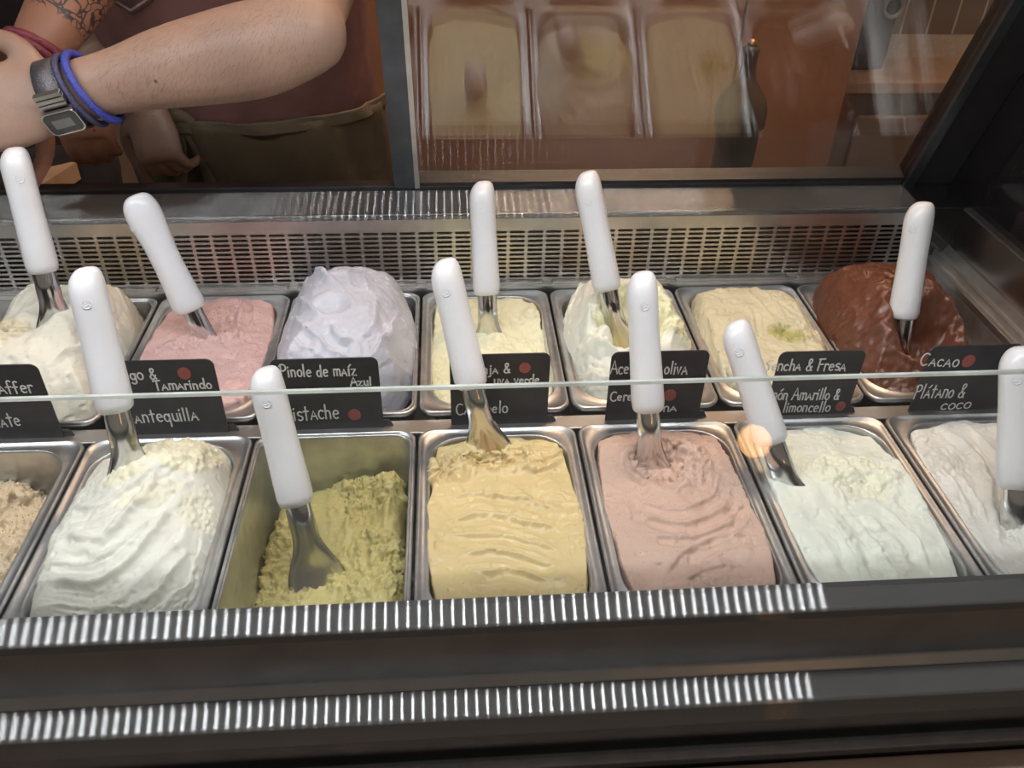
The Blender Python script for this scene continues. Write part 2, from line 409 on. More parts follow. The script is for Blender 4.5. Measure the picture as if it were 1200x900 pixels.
names = {('f', -3): 'tan crumbly', ('f', -2): 'heaped white butter', ('f', -1): 'half empty green pistachio', ('f', 0): 'caramel coloured', ('f', 1): 'pinkish brown cherry',
         ('f', 2): 'greenish white lemon', ('f', 3): 'smooth white banana', ('b', -3): 'heaped cream wafer', ('b', -2): 'speckled pink fig', ('b', -1): 'lilac grey maize',
         ('b', 0): 'pale yellow orange', ('b', 1): 'heaped white olive oil', ('b', 2): 'beige green tea', ('b', 3): 'dark chocolate'}
for (row, k), nm in names.items():
    thin = (row, k) in (('f', -1), ('b', -1), ('b', -3))
    pan(k, row, thin, 'stainless steel pan holding the %s ice cream' % nm)

# ================================================================== ICE CREAM
def ice_mat(name, col, crumb, speck=None, rough=.5, spec=.5, blot=None):
    m, nt, p = mat(name); L = nt.links.new
    tc = nt.nodes.new('ShaderNodeTexCoord')
    at = nt.nodes.new('ShaderNodeAttribute'); at.attribute_name = 'crumb'
    mx = nt.nodes.new('ShaderNodeMix'); mx.data_type = 'RGBA'; mx.inputs[6].default_value = col; mx.inputs[7].default_value = crumb
    L(at.outputs['Fac'], mx.inputs[0])
    n = nt.nodes.new('ShaderNodeTexNoise'); n.inputs['Scale'].default_value = 26; n.inputs['Detail'].default_value = 5; L(tc.outputs['Object'], n.inputs['Vector'])
    mr = nt.nodes.new('ShaderNodeMapRange'); mr.inputs[1].default_value = .3; mr.inputs[2].default_value = .7; mr.inputs[3].default_value = .93; mr.inputs[4].default_value = 1.05
    L(n.outputs[0], mr.inputs[0])
    m2 = nt.nodes.new('ShaderNodeMix'); m2.data_type = 'RGBA'; m2.blend_type = 'MULTIPLY'; m2.inputs[0].default_value = 1
    L(mx.outputs[2], m2.inputs[6]); L(mr.outputs[0], m2.inputs[7]); last = m2.outputs[2]
    if speck:
        sc, thr, sc_col = speck
        v = nt.nodes.new('ShaderNodeTexVoronoi'); v.inputs['Scale'].default_value = sc; v.inputs['Randomness'].default_value = 1; L(tc.outputs['Object'], v.inputs['Vector'])
        lt = nt.nodes.new('ShaderNodeMath'); lt.operation = 'LESS_THAN'; lt.inputs[1].default_value = thr; L(v.outputs['Distance'], lt.inputs[0])
        sh = nt.nodes.new('ShaderNodeSeparateColor'); L(v.outputs['Color'], sh.inputs[0])
        gt = nt.nodes.new('ShaderNodeMath'); gt.operation = 'GREATER_THAN'; gt.inputs[1].default_value = .55; L(sh.outputs[0], gt.inputs[0])
        mu = nt.nodes.new('ShaderNodeMath'); mu.operation = 'MULTIPLY'; L(lt.outputs[0], mu.inputs[0]); L(gt.outputs[0], mu.inputs[1])
        m3 = nt.nodes.new('ShaderNodeMix'); m3.data_type = 'RGBA'; m3.inputs[7].default_value = sc_col
        L(mu.outputs[0], m3.inputs[0]); L(last, m3.inputs[6]); last = m3.outputs[2]
    if blot:
        at2 = nt.nodes.new('ShaderNodeAttribute'); at2.attribute_name = 'blot'
        m4 = nt.nodes.new('ShaderNodeMix'); m4.data_type = 'RGBA'; m4.inputs[7].default_value = blot
        L(at2.outputs['Fac'], m4.inputs[0]); L(last, m4.inputs[6]); last = m4.outputs[2]
    L(last, p.inputs['Base Color'])
    p.inputs['Roughness'].default_value = rough; p.inputs['Specular IOR Level'].default_value = spec
    p.inputs['Subsurface Weight'].default_value = .12; p.inputs['Subsurface Radius'].default_value = (1, .9, .7); p.inputs['Subsurface Scale'].default_value = .003
    nb = nt.nodes.new('ShaderNodeTexNoise'); nb.inputs['Scale'].default_value = 380; nb.inputs['Detail'].default_value = 4; L(tc.outputs['Object'], nb.inputs['Vector'])
    bp = nt.nodes.new('ShaderNodeBump'); bp.inputs['Distance'].default_value = .0006; L(nb.outputs[0], bp.inputs['Height'])
    st = nt.nodes.new('ShaderNodeMapRange'); st.inputs[3].default_value = .30; st.inputs[4].default_value = .7; L(at.outputs['Fac'], st.inputs[0]); L(st.outputs[0], bp.inputs['Strength'])
    L(bp.outputs[0], p.inputs['Normal'])
    return m
def seg_dist(X, Y, pts):
    """signed distance to a polyline and the arclength fraction"""
    best = np.full(X.shape, 1e9); sg = np.zeros(X.shape); fr = np.zeros(X.shape)
    pts = np.asarray(pts, float); Ls = np.linalg.norm(np.diff(pts, axis=0), axis=1); tot = Ls.sum(); acc = 0
    for (a, b, l) in zip(pts[:-1], pts[1:], Ls):
        d = (b - a) / l; px, py = X - a[0], Y - a[1]; t = np.clip(px * d[0] + py * d[1], 0, l)
        qx, qy = px - t * d[0], py - t * d[1]; dd_ = np.hypot(qx, qy); s_ = d[0] * py - d[1] * px
        m_ = dd_ < best; best = np.where(m_, dd_, best); sg = np.where(m_, np.sign(s_), sg); fr = np.where(m_, (acc + t) / tot, fr); acc += l
    return best, sg, fr
def curve(pts, n=10):
    pts = [np.asarray(p, float) for p in pts]; q = [2 * pts[0] - pts[1]] + pts + [2 * pts[-1] - pts[-2]]; out = []
    for i in range(1, len(q) - 2):
        for k in range(n):
            t = k / n; a, b, c, d = q[i - 1:i + 3]
            out.append(.5 * ((2 * b) + (c - a) * t + (2 * a - 5 * b + 4 * c - d) * t * t + (3 * b - a - 3 * c + d) * t ** 3))
    out.append(pts[-1]); return np.array(out)
def ice(k, row, label, material, z0, H, n=6, e=.5, a=.0695, b=.1135, q=.75, base=None, pits=(), crumbs=(), strokes=(), rough=.002, seed=1, zs=0, lump=.0045, blots=(), N=(150, 230), cx=0, cy=0, wob=.03, crest=()):
    """mound lofted over a rounded footprint; strokes / pits / crumbs are placed with photo pixels on the plane z = zs"""
    ox, oy = (k + .5) * P + cx, YC[row] + cy
    loc = lambda px: onz(px[0], px[1], zs)[:2] - np.array([ox, oy])
    s, t = np.meshgrid(np.linspace(-1, 1, N[0]), np.linspace(-1, 1, N[1]), indexing='ij')
    rho = np.maximum(np.abs(s), np.abs(t)); R = np.sin(rho * np.pi / 2)
    sc = np.where(rho > 1e-6, R / np.maximum(rho, 1e-6), np.pi / 2)
    s2, t2 = s * sc, t * sc
    X = s2 * np.sqrt(1 - q * t2 ** 2 / 2) * a; Y = t2 * np.sqrt(1 - q * s2 ** 2 / 2) * b
    ang = np.stack([np.cos(np.arctan2(t, s)) * 2.2, np.sin(np.arctan2(t, s)) * 2.2, np.full_like(s, seed * 3.1)], -1)
    wobv = 1 + wob * fbm(ang, 3, seed) * R ** 2
    X = X * wobv; Y = Y * wobv
    Zp = np.clip(1 - R ** n, 0, 1) ** e
    Z = z0 + H * Zp
    top = smooth(.05, .55, Zp)
    if base is not None: Z = Z + base(X, Y) * smooth(0, .4, Zp)
    pos = np.stack([X, Y, Z], -1)
    Z = Z + rough * 1.6 * fbm(pos * 22 + seed, 3, seed + 5) * smooth(0, .3, Zp)
    crumb = np.zeros_like(X); blot = np.zeros_like(X)
    wn = fbm(np.stack([X, Y, X * 0], -1) * 55, 3, seed + 9)
    for (px, rx, ry, rot, depth) in pits:
        c = loc(px); ca, sa = math.cos(rot), math.sin(rot); u = (X - c[0]) * ca + (Y - c[1]) * sa; v = -(X - c[0]) * sa + (Y - c[1]) * ca
        r = np.hypot(u / rx, v / ry) + .16 * wn; Z = Z - depth * (1 - smooth(.35, 1.05, r)) + .16 * depth * np.exp(-((r - 1.18) / .15) ** 2)
    for (pts, w, dep, lip) in strokes:
        c = curve([loc(p_) for p_ in pts]); dist, sg, fr = seg_dist(X + .002 * wn, Y + .002 * fbm(np.stack([X, Y, X * 0 + 5], -1) * 40, 2, seed + 3), c)
        tap = smooth(0, .12, fr) * (1 - smooth(.8, 1.0, fr)) * .85 + .15
        sd = dist * sg; x_ = sd / w
        groove = -dep * np.clip(1 - x_ ** 2, 0, 1) ** 1.0
        side = np.where(x_ > 0, np.exp(-((x_ - 1.12) / .20) ** 2), .35 * np.exp(-((x_ + 1.15) / .3) ** 2))
        drag = .0007 * vnoise(np.stack([sd * 700, fr * 5, X * 0 + seed], -1), seed + 50) * np.exp(-(x_ / 1.3) ** 2)
        Z = Z + (.72 * groove + .8 * lip * side + drag) * tap * top
    for (pts, w, h) in crest:
        c = curve([loc(p_) for p_ in pts]); dist, sg, fr = seg_dist(X, Y, c)
        Z = Z + h * np.exp(-(dist / w) ** 2) * np.sin(np.clip(fr, 0.03, .97) * np.pi) ** .6
    for (px, rx, ry, rot, amt) in crumbs:
        c = loc(px); ca, sa = math.cos(rot), math.sin(rot); u = (X - c[0]) * ca + (Y - c[1]) * sa; v = -(X - c[0]) * sa + (Y - c[1]) * ca
        r = np.hypot(u / rx, v / ry) + .22 * wn; crumb = np.maximum(crumb, amt * (1 - smooth(.7, 1.08, r)))
    for (px, rx, ry) in blots:
        c = loc(px); r = np.hypot((X - c[0]) / rx, (Y - c[1]) / ry) + .35 * wn; blot = np.maximum(blot, 1 - smooth(.6, 1.1, r))
    pos = np.stack([X, Y, Z], -1)
    du = np.gradient(pos, axis=0); dv = np.gradient(pos, axis=1); nn = np.cross(du, dv); nn /= np.maximum(np.linalg.norm(nn, axis=-1, keepdims=True), 1e-9)
    warp = np.stack([vnoise(pos * 90, seed + 31), vnoise(pos * 90, seed + 32), vnoise(pos * 90, seed + 33)], -1) * .35
    lumps = lump * (.55 * billow(pos * 85 + warp, 2, seed + 20) + .42 * billow(pos * 230 + warp, 2, seed + 21) - .15)
    ridg = .0011 * billow(pos * np.array([60., 130., 80.]) + warp * 2, 2, seed + 60) * smooth(-.1, .5, fbm(pos * 18, 2, seed + 61)) * (1 - crumb)
    dots = -.0012 * smooth(.52, .75, vnoise(pos * 170, seed + 62)) * (1 - crumb)
    disp = ridg + dots + crumb * lumps + rough * .35 * fbm(pos * 90, 3, seed + 40) * (1 - .5 * crumb)
    pos = pos + nn * (disp * smooth(0, .15, Zp))[..., None]
    o = grid_obj('ice_cream', pos, material, attrs={'crumb': np.clip(crumb, 0, 1), 'blot': blot})
    o.location = (ox, oy, 0)
    tag(o, label, 'ice cream', 'ice cream in the display case')
    return o
IM = {}
IM['caca'] = ice_mat('ice_peanut', srgb(205, 188, 160), srgb(205, 188, 160), (300, .22, srgb(120, 95, 70)))
IM['mant'] = ice_mat('ice_butter', srgb(232, 231, 220), srgb(236, 231, 205))
IM['pist'] = ice_mat('ice_pistachio', srgb(185, 174, 115), srgb(185, 174, 115), (240, .12, srgb(110, 105, 60)))
IM['cara'] = ice_mat('ice_caramel', srgb(219, 197, 146), srgb(219, 197, 146), rough=.32)
IM['cere'] = ice_mat('ice_cherry', srgb(208, 177, 161), srgb(208, 177, 161), (330, .14, srgb(150, 100, 85)))
IM['limo'] = ice_mat('ice_lemon', srgb(236, 240, 228), srgb(238, 239, 219))
IM['plat'] = ice_mat('ice_banana', srgb(232, 231, 224), srgb(228, 225, 214), (200, .06, srgb(150, 145, 130)), rough=.36)
IM['vani'] = ice_mat('ice_wafer', srgb(228, 224, 208), srgb(222, 208, 176), (260, .10, srgb(150, 130, 100)))
IM['higo'] = ice_mat('ice_fig', srgb(215, 178, 172), srgb(215, 178, 172), (330, .17, srgb(130, 85, 85)))
IM['pino'] = ice_mat('ice_blue_maize', srgb(199, 199, 209), srgb(199, 199, 209), (380, .13, srgb(140, 140, 155)), rough=.4)
IM['nara'] = ice_mat('ice_orange', srgb(235, 232, 199), srgb(230, 225, 182), (150, .10, srgb(205, 195, 110)))
IM['acei'] = ice_mat('ice_olive_oil', srgb(242, 241, 226), srgb(244, 240, 200))
IM['senc'] = ice_mat('ice_green_tea', srgb(217, 209, 178), srgb(196, 194, 144), (90, .07, srgb(150, 150, 90)), blot=srgb(182, 178, 118))
IM['caco'] = ice_mat('ice_chocolate', srgb(104, 62, 44), srgb(104, 62, 44), rough=.36, spec=.6)

# ---- front row
ice(-3, 'f', 'tan crumbly ice cream scooped low in its pan beside the white butter ice cream', IM['caca'], -.075, .045, n=14, crumbs=[((20, 610), .09, .13, 0, 1)], pits=[((40, 600), .04, .07, 0, .012)], seed=3, lump=.007, zs=-.03)
ice(-2, 'f', 'tall white butter ice cream mound with swirled spatula folds', IM['mant'], -.022, .044, n=3.6, e=.55, q=.6, a=.0755, b=.121, seed=11, zs=.02, wob=.02,
    base=lambda x, y: .022 * np.exp(-((x - .012) / .045) ** 2 - ((y - .055) / .05) ** 2) + .006 * np.exp(-((x + .01) / .05) ** 2 - ((y + .02) / .05) ** 2),
    crumbs=[((215, 540), .042, .032, .3, 1), ((150, 572), .030, .016, 0, .9), ((180, 590), .035, .012, .5, .6), ((230, 595), .018, .03, 0, .6)],
    strokes=[([(60, 640), (120, 650), (185, 600), (215, 560)], .012, .006, .006), ([(45, 690), (110, 692), (180, 650), (215, 600)], .010, .005, .006), ([(40, 710), (120, 712), (190, 690), (235, 640)], .008, .004, .004),
             ([(75, 600), (120, 612), (170, 590), (200, 570)], .008, .0035, .004), ([(55, 665), (105, 668), (160, 640), (200, 612)], .005, .003, .003), ([(190, 700), (225, 670), (245, 610)], .006, .003, .003)],
    crest=[([(60, 648), (95, 648), (130, 652), (190, 615)], .006, .006), ([(62, 600), (58, 620), (66, 645)], .006, .005)])
ice(-1, 'f', 'green pistachio ice cream dug out crumbly in a half empty pan', IM['pist'], -.125, .060, n=12, a=.0735, b=.1200, q=.35, seed=23, zs=-.06, lump=.007,
    base=lambda x, y: .022 * smooth(-.03, .07, x) + .018 * smooth(-.03, .1, y) - .010 * smooth(.0, .08, -x) - .004,
    crumbs=[((440, 560), .055, .08, 0, .85), ((330, 660), .035, .07, 0, 1), ((440, 670), .05, .05, 0, 1)],
    pits=[((425, 600), .026, .034, .2, .010), ((300, 640), .012, .03, 0, .010)],
    strokes=[([(420, 545), (435, 590), (430, 640)], .018, .007, .004), ([(385, 540), (400, 590), (395, 640)], .008, .004, .005)])
ice(0, 'f', 'caramel coloured ice cream levelled with wavy spatula ridges', IM['cara'], -.035, .0345, n=140, q=.5, a=.0735, b=.1190, seed=31, zs=-.004,
    lump=.0068, pits=[((578, 538), .036, .024, 0, .016), ((530, 556), .02, .018, 0, .008)], crumbs=[((585, 540), .052, .026, 0, 1), ((520, 555), .02, .026, 0, 1)],
    strokes=[([(530, 590), (570, 588), (620, 596), (650, 612)], .007, .0032, .0034), ([(530, 618), (580, 612), (630, 624), (655, 634)], .007, .0034, .0036), ([(528, 636), (575, 634), (630, 646), (658, 656)], .006, .003, .004),
             ([(545, 660), (590, 655), (640, 672), (660, 668)], .0065, .0034, .004), ([(560, 678), (600, 676), (640, 690)], .006, .003, .0034)],
    crest=[([(625, 545), (655, 535), (675, 515)], .003, .006), ([(618, 560), (640, 552), (660, 540)], .003, .005)])
ice(1, 'f', 'pinkish brown cherry ice cream with a crumbly hollow and fanned ridges', IM['cere'], -.035, .0350, n=140, q=.5, a=.0735, b=.1190, seed=43, zs=-.004,
    lump=.0065, pits=[((772, 548), .032, .034, 0, .017)], crumbs=[((785, 545), .042, .042, .2, 1)],
    strokes=[([(742, 595), (790, 610), (835, 595), (850, 565)], .007, .0034, .0036), ([(745, 612), (800, 626), (845, 610), (862, 580)], .007, .0034, .0038), ([(760, 636), (810, 640), (855, 625), (872, 600)], .006, .003, .0034),
             ([(790, 680), (815, 655), (850, 640), (878, 640)], .009, .0036, .0040), ([(812, 690), (835, 676), (865, 672)], .006, .003, .003)])
ice(2, 'f', 'greenish white lemon ice cream with a crumbly patch in the middle', IM['limo'], -.035, .0310, n=140, q=.5, a=.0735, b=.1190, seed=53, zs=-.006,
    base=lambda x, y: .008 * np.exp(-((y - .03) / .05) ** 2),
    pits=[((1010, 575), .030, .022, .3, .006)], crumbs=[((1000, 562), .050, .034, .1, 1), ((925, 545), .02, .03, 0, .9)],
    strokes=[([(985, 610), (1010, 640), (1035, 680)], .010, .003, .003), ([(1020, 600), (1055, 630), (1080, 670)], .009, .003, .003), ([(960, 620), (985, 655), (1000, 690)], .008, .0015, .002)])
ice(3, 'f', 'smooth white banana ice cream with broad soft folds', IM['plat'], -.035, .034, n=140, q=.5, a=.0735, b=.1190, seed=61, zs=0,
    crumbs=[((1195, 620), .018, .022, 0, .8)],
    strokes=[([(1090, 510), (1130, 540), (1145, 590)], .016, .004, .004), ([(1125, 505), (1160, 545), (1180, 600), (1190, 650)], .011, .004, .004), ([(1110, 545), (1135, 575), (1150, 610)], .006, .003, .004)])
# ---- back row
ice(-3, 'b', 'heaped cream wafer ice cream streaked with spatula marks', IM['vani'], -.030, .092, n=3, e=.6, a=.078, b=.120, q=.6, seed=71, zs=.03, wob=.05,
    base=lambda x, y: .014 * np.exp(-((x - .02) / .05) ** 2 - ((y - .05) / .05) ** 2) + .006 * fbm(np.stack([x, y, x * 0], -1) * 30, 2, 3),
    crumbs=[((20, 410), .035, .03, 0, .9), ((120, 350), .03, .02, 0, .35)], pits=[((35, 405), .03, .02, 0, .010)],
    strokes=[([(60, 480), (110, 450), (150, 420)], .010, .005, .006), ([(70, 440), (100, 425), (140, 390)], .009, .005, .006), ([(90, 495), (130, 470), (150, 440)], .007, .004, .004), ([(20, 390), (50, 380), (90, 365)], .009, .004, .005),
             ([(110, 345), (140, 355), (150, 380)], .008, .004, .004)])
ice(-2, 'b', 'speckled pink fig ice cream with a scooped crumbly hollow', IM['higo'], -.035, .041, n=140, q=.5, a=.0735, b=.1190, seed=83, zs=.002,
    base=lambda x, y: .010 * np.exp(-((x - .01) / .05) ** 2 - ((y - .055) / .05) ** 2) - .004,
    pits=[((255, 385), .026, .030, 0, .010)], crumbs=[((262, 372), .026, .03, 0, .9), ((230, 405), .05, .025, .2, 1), ((290, 450), .035, .05, 0, .45)],
    strokes=[([(270, 355), (290, 365), (288, 385), (275, 395)], .007, .003, .003)])
ice(-1, 'b', 'big lilac grey blue maize ice cream mound folded over the pan', IM['pino'], -.030, .106, n=2.9, e=.56, a=.0850, b=.121, q=.85, seed=97, zs=.045, wob=.035,
    base=lambda x, y: .010 * np.exp(-((x - .005) / .05) ** 2 - ((y - .04) / .05) ** 2),
    pits=[((390, 385), .022, .016, 0, .008)], crumbs=[((385, 385), .02, .014, 0, .3), ((440, 405), .02, .015, 0, .25)],
    strokes=[([(345, 365), (355, 385), (375, 400)], .008, .005, .006), ([(340, 385), (350, 405), (375, 415)], .007, .005, .005), ([(385, 405), (395, 415), (415, 418)], .007, .005, .006), ([(375, 330), (365, 345), (380, 360), (400, 375)], .008, .004, .006),
             ([(455, 375), (450, 400), (430, 415)], .008, .006, .006), ([(480, 375), (470, 400), (450, 420)], .007, .005, .006), ([(440, 340), (420, 350), (425, 370)], .008, .003, .003), ([(400, 325), (440, 322), (470, 335)], .014, .003, .003),
             ([(490, 380), (484, 395), (465, 408)], .006, .004, .005)],
    crest=[([(485, 350), (498, 368), (495, 380)], .004, .008), ([(362, 340), (380, 352), (395, 372)], .004, .005)])
ice(0, 'b', 'pale yellow orange ice cream sitting low with smooth humps', IM['nara'], -.045, .032, n=140, q=.5, a=.0735, b=.1190, seed=103, zs=-.01, rough=.004,
    base=lambda x, y: .010 * np.exp(-((x - .0) / .05) ** 2 - ((y + .01) / .04) ** 2) + .010 * smooth(.03, .10, y),
    crumbs=[((605, 350), .02, .012, 0, .4), ((520, 440), .02, .05, 0, .35)],
    strokes=[([(590, 380), (610, 400), (625, 425)], .010, .003, .003), ([(545, 380), (570, 382), (595, 392)], .010, .004, .004), ([(600, 355), (620, 360), (640, 375)], .008, .003, .003)])
ice(1, 'b', 'heaped white olive oil ice cream hollowed out around its spade', IM['acei'], -.030, .092, n=2.9, e=.56, a=.0785, b=.1185, q=.8, seed=113, zs=.035, wob=.03,
    base=lambda x, y: -.028 * smooth(-.01, .075, -y),
    pits=[((738, 380), .043, .046, 0, .052)], crumbs=[((742, 374), .055, .045, 0, 1), ((790, 380), .022, .03, 0, 1)],
    strokes=[([(662, 395), (680, 402), (715, 412)], .010, .004, .006), ([(665, 420), (690, 435), (705, 460)], .012, .004, .004), ([(672, 440), (695, 465), (730, 480)], .010, .003, .004), ([(668, 370), (680, 345), (705, 330)], .009, .004, .005),
             ([(775, 400), (800, 395), (815, 385)], .009, .005, .006)],
    crest=[([(658, 385), (680, 392), (715, 402)], .004, .006), ([(785, 400), (805, 388), (815, 372)], .005, .007)])
ice(2, 'b', 'beige green tea ice cream smoothed flat with a gouged green corner', IM['senc'], -.030, .042, n=9, e=.55, q=.66, a=.0775, b=.1235, seed=127, zs=.010, wob=.02,
    base=lambda x, y: .008 * np.exp(-((y - .05) / .06) ** 2),
    pits=[((922, 392), .017, .016, 0, .006)], crumbs=[((925, 395), .026, .022, 0, .9)], blots=[((922, 395), .022, .020)],
    strokes=[([(820, 370), (835, 410), (850, 440), (870, 465)], .006, .004, .004), ([(872, 338), (895, 360), (915, 385)], .008, .002, .0035), ([(885, 372), (890, 395), (900, 405)], .004, .003, .003), ([(935, 360), (948, 380), (960, 400)], .008, .004, .004),
             ([(890, 350), (920, 370), (945, 380)], .004, .002, .002), ([(830, 345), (850, 350), (860, 340)], .006, .002, .003)])
ice(3, 'b', 'glossy dark chocolate ice cream mound with a dug out pool', IM['caco'], -.026, .100, n=2.9, e=.56, a=.0850, b=.1245, cx=-.002, q=.75, seed=137, zs=.035, wob=.04, rough=.003,
    base=lambda x, y: -.034 * smooth(-.01, .085, -y),
    lump=.003, pits=[((1086, 390), .046, .042, -.3, .050)], crumbs=[((1095, 385), .046, .036, -.3, .35)],
    strokes=[([(950, 345), (960, 365), (985, 385)], .009, .004, .005), ([(985, 330), (1005, 350), (1015, 345)], .006, .003, .005), ([(1000, 390), (1030, 400), (1060, 412), (1090, 410)], .010, .004, .006), ([(990, 400), (1005, 425), (1030, 440)], .010, .004, .004),
             ([(1030, 345), (1045, 355), (1040, 370)], .007, .004, .005), ([(1110, 360), (1130, 375), (1140, 395)], .006, .004, .005), ([(1035, 320), (1060, 325), (1075, 335)], .010, .003, .004)])

# ================================================================== SPADES (white handle, steel blade)
spade_defs = [
    ((14, 175), (42, 320), (72, 398), .040, 'white handled spade standing in the heaped cream wafer ice cream', 'w'),
    ((158, 230), (215, 368), (247, 410), -.004, 'white handled spade standing in the speckled pink fig ice cream', 's'),
    ((97, 316), (133, 482), (155, 560), .030, 'white handled spade standing in the white butter ice cream', 'w'),
    ((308, 433), (343, 592), (374, 692), -.065, 'white handled spade deep in the green pistachio ice cream', 'w'),
    ((564, 214), (571, 345), (573, 392), -.004, 'white handled spade standing in the pale yellow orange ice cream', 'w'),
    ((519, 306), (546, 455), (574, 540), -.012, 'white handled spade standing in the caramel coloured ice cream', 'w'),
    ((686, 203), (712, 340), (722, 390), .024, 'white handled spade standing in the white olive oil ice cream', 'w'),
    ((751, 320), (757, 482), (764, 562), -.018, 'white handled spade standing in the pinkish brown cherry ice cream', 'w'),
    ((860, 379), (896, 522), (924, 578), -.004, 'white handled spade standing in the greenish white lemon ice cream', 'w'),
    ((1080, 238), (1060, 374), (1054, 397), .026, 'white handled spade standing in the dark chocolate ice cream', 's'),
    ((1192, 408), (1188, 572), (1189, 614), .002, 'white handled spade standing in the smooth white banana ice cream', 'w')]
twist = [0, 75, 10, 12, 0, 12, 8, -6, 10, 15, 0]; btwist = [0, 20, 5, 5, 0, 8, 10, -6, 10, 10, 0]
def solve_spade(t, b, q, z):
    T = onz(*q, z); dt_, db_ = ray(*t), ray(*b); best = None
    for s_ in np.linspace(.5, 1.3, 801):
        A = CAM + dt_ * s_; u = A - T; m_ = np.linalg.lstsq(np.stack([u, -db_], 1), CAM - T, rcond=None)[0][0]
        if 0 < m_ < 1:
            Bh = T + u * m_; L_ = np.linalg.norm(A - Bh)
            if best is None or L_ < best[0]: best = (L_, A, Bh)
    return T, best[1], best[2]
for (t, b, q, z, lab, kind), tw_, bt_ in zip(spade_defs, twist, btwist):
    T, A, Bh = solve_spade(t, b, q, z)
    axis = (A - Bh) / np.linalg.norm(A - Bh); L_ = np.linalg.norm(A - Bh) + .004
    view = CAM - Bh; view /= np.linalg.norm(view)
    side = np.cross(axis, view); side /= np.linalg.norm(side); front = np.cross(side, axis)
    r_ = math.radians(bt_); bside, bfront = side * math.cos(r_) + front * math.sin(r_), front * math.cos(r_) - side * math.sin(r_)
    r_ = math.radians(tw_); side, front = side * math.cos(r_) + front * math.sin(r_), front * math.cos(r_) - side * math.sin(r_)
    root = thing('gelato_spade', lab, 'spade', T, 'spades standing in the ice cream')
    # handle: oval, pinched in the middle of its thickness, slanted rounded top
    secs = []
    prof = [(0, .008, .009), (.0008, .0135, .0150), (.003, .0156, .0178), (.010, .0166, .0190), (.03, .0164, .0178), (.055, .0158, .0164), (.08, .0153, .0168), (.10, .0153, .0188), (.116, .0154, .0202)]
    kk = L_ / .142
    for h_, w_, d_ in prof: secs.append((Bh + axis * h_ * kk, side, front, w_, d_, .86))
    for a_ in np.linspace(12, 88, 8):
        c_, s_ = math.cos(math.radians(a_)), math.sin(math.radians(a_))
        off = .0035 * (s_ ** 2)
        secs.append((Bh + axis * (.116 + .024 * s_) * kk + side * off, side, front, .0154 * c_ ** .62, .0202 * c_ ** .62, .9))
    hd = obj('handle', *loft(secs, 24), 'handle'); keep_world(hd, root)
    # small embossed roundel near the top
    ec = Bh + axis * (.108 * kk) + front * .0194
    em = torus('emblem', ec, side, axis, .0040, .0040, .00045, 'handle', n=24, m=6); keep_world(em, root)
    for dy_ in (-.0013, .0013):
        V, Fc = loft([(ec + side * x_ + axis * (dy_ + .0007 * math.sin(x_ * 1500)), axis, front, .0004, .0004) for x_ in np.linspace(-.0028, .0028, 9)], 6)
        keep_world(obj('emblem_wave', V, Fc, 'handle'), root)
    # blade: rolled neck opening into a wide dished shovel
    stem = np.linalg.norm(Bh - T); Lb = max(stem + .024, .096)
    nT, nW = 22, 13; Pm = np.zeros((nT, nW * 2, 3))
    for i in range(nT):
        f_ = i / (nT - 1); dm = f_ * Lb; w_ = .0108 + .0008 * smooth(0, .03, dm) + .0165 * smooth(.036, .088, dm) - .004 * smooth(.93, 1, f_)
        arc = math.radians(150 * (1 - smooth(.015, .075, dm)) + 42)
        rad = w_ / math.sin(min(arc / 2, math.pi / 2)); bend = -.007 * smooth(.03, .09, dm)
        for j in range(nW):
            a_ = -arc / 2 + arc * j / (nW - 1)
            for tt, jj in ((0, j), (.0012, 2 * nW - 1 - j)):
                rr = rad + tt
                Pm[i, jj] = Bh + axis * (.004 - f_ * Lb) + bside * (math.sin(a_) * rr * .98) + bfront * ((math.cos(a_) - math.cos(arc / 2)) * rr * .75 - .004 + bend)
    V = list(Pm.reshape(-1, 3)); Fc = []; m_ = nW * 2
    for i in range(nT - 1):
        for j in range(m_): Fc.append((i * m_ + j, i * m_ + (j + 1) % m_, (i + 1) * m_ + (j + 1) % m_, (i + 1) * m_ + j))
    for i in (0, nT - 1):
        for j in range(nW - 1): Fc.append((i * m_ + j, i * m_ + j + 1, i * m_ + m_ - 2 - j, i * m_ + m_ - 1 - j))
    keep_world(obj('blade', V, Fc, 'blade'), root)

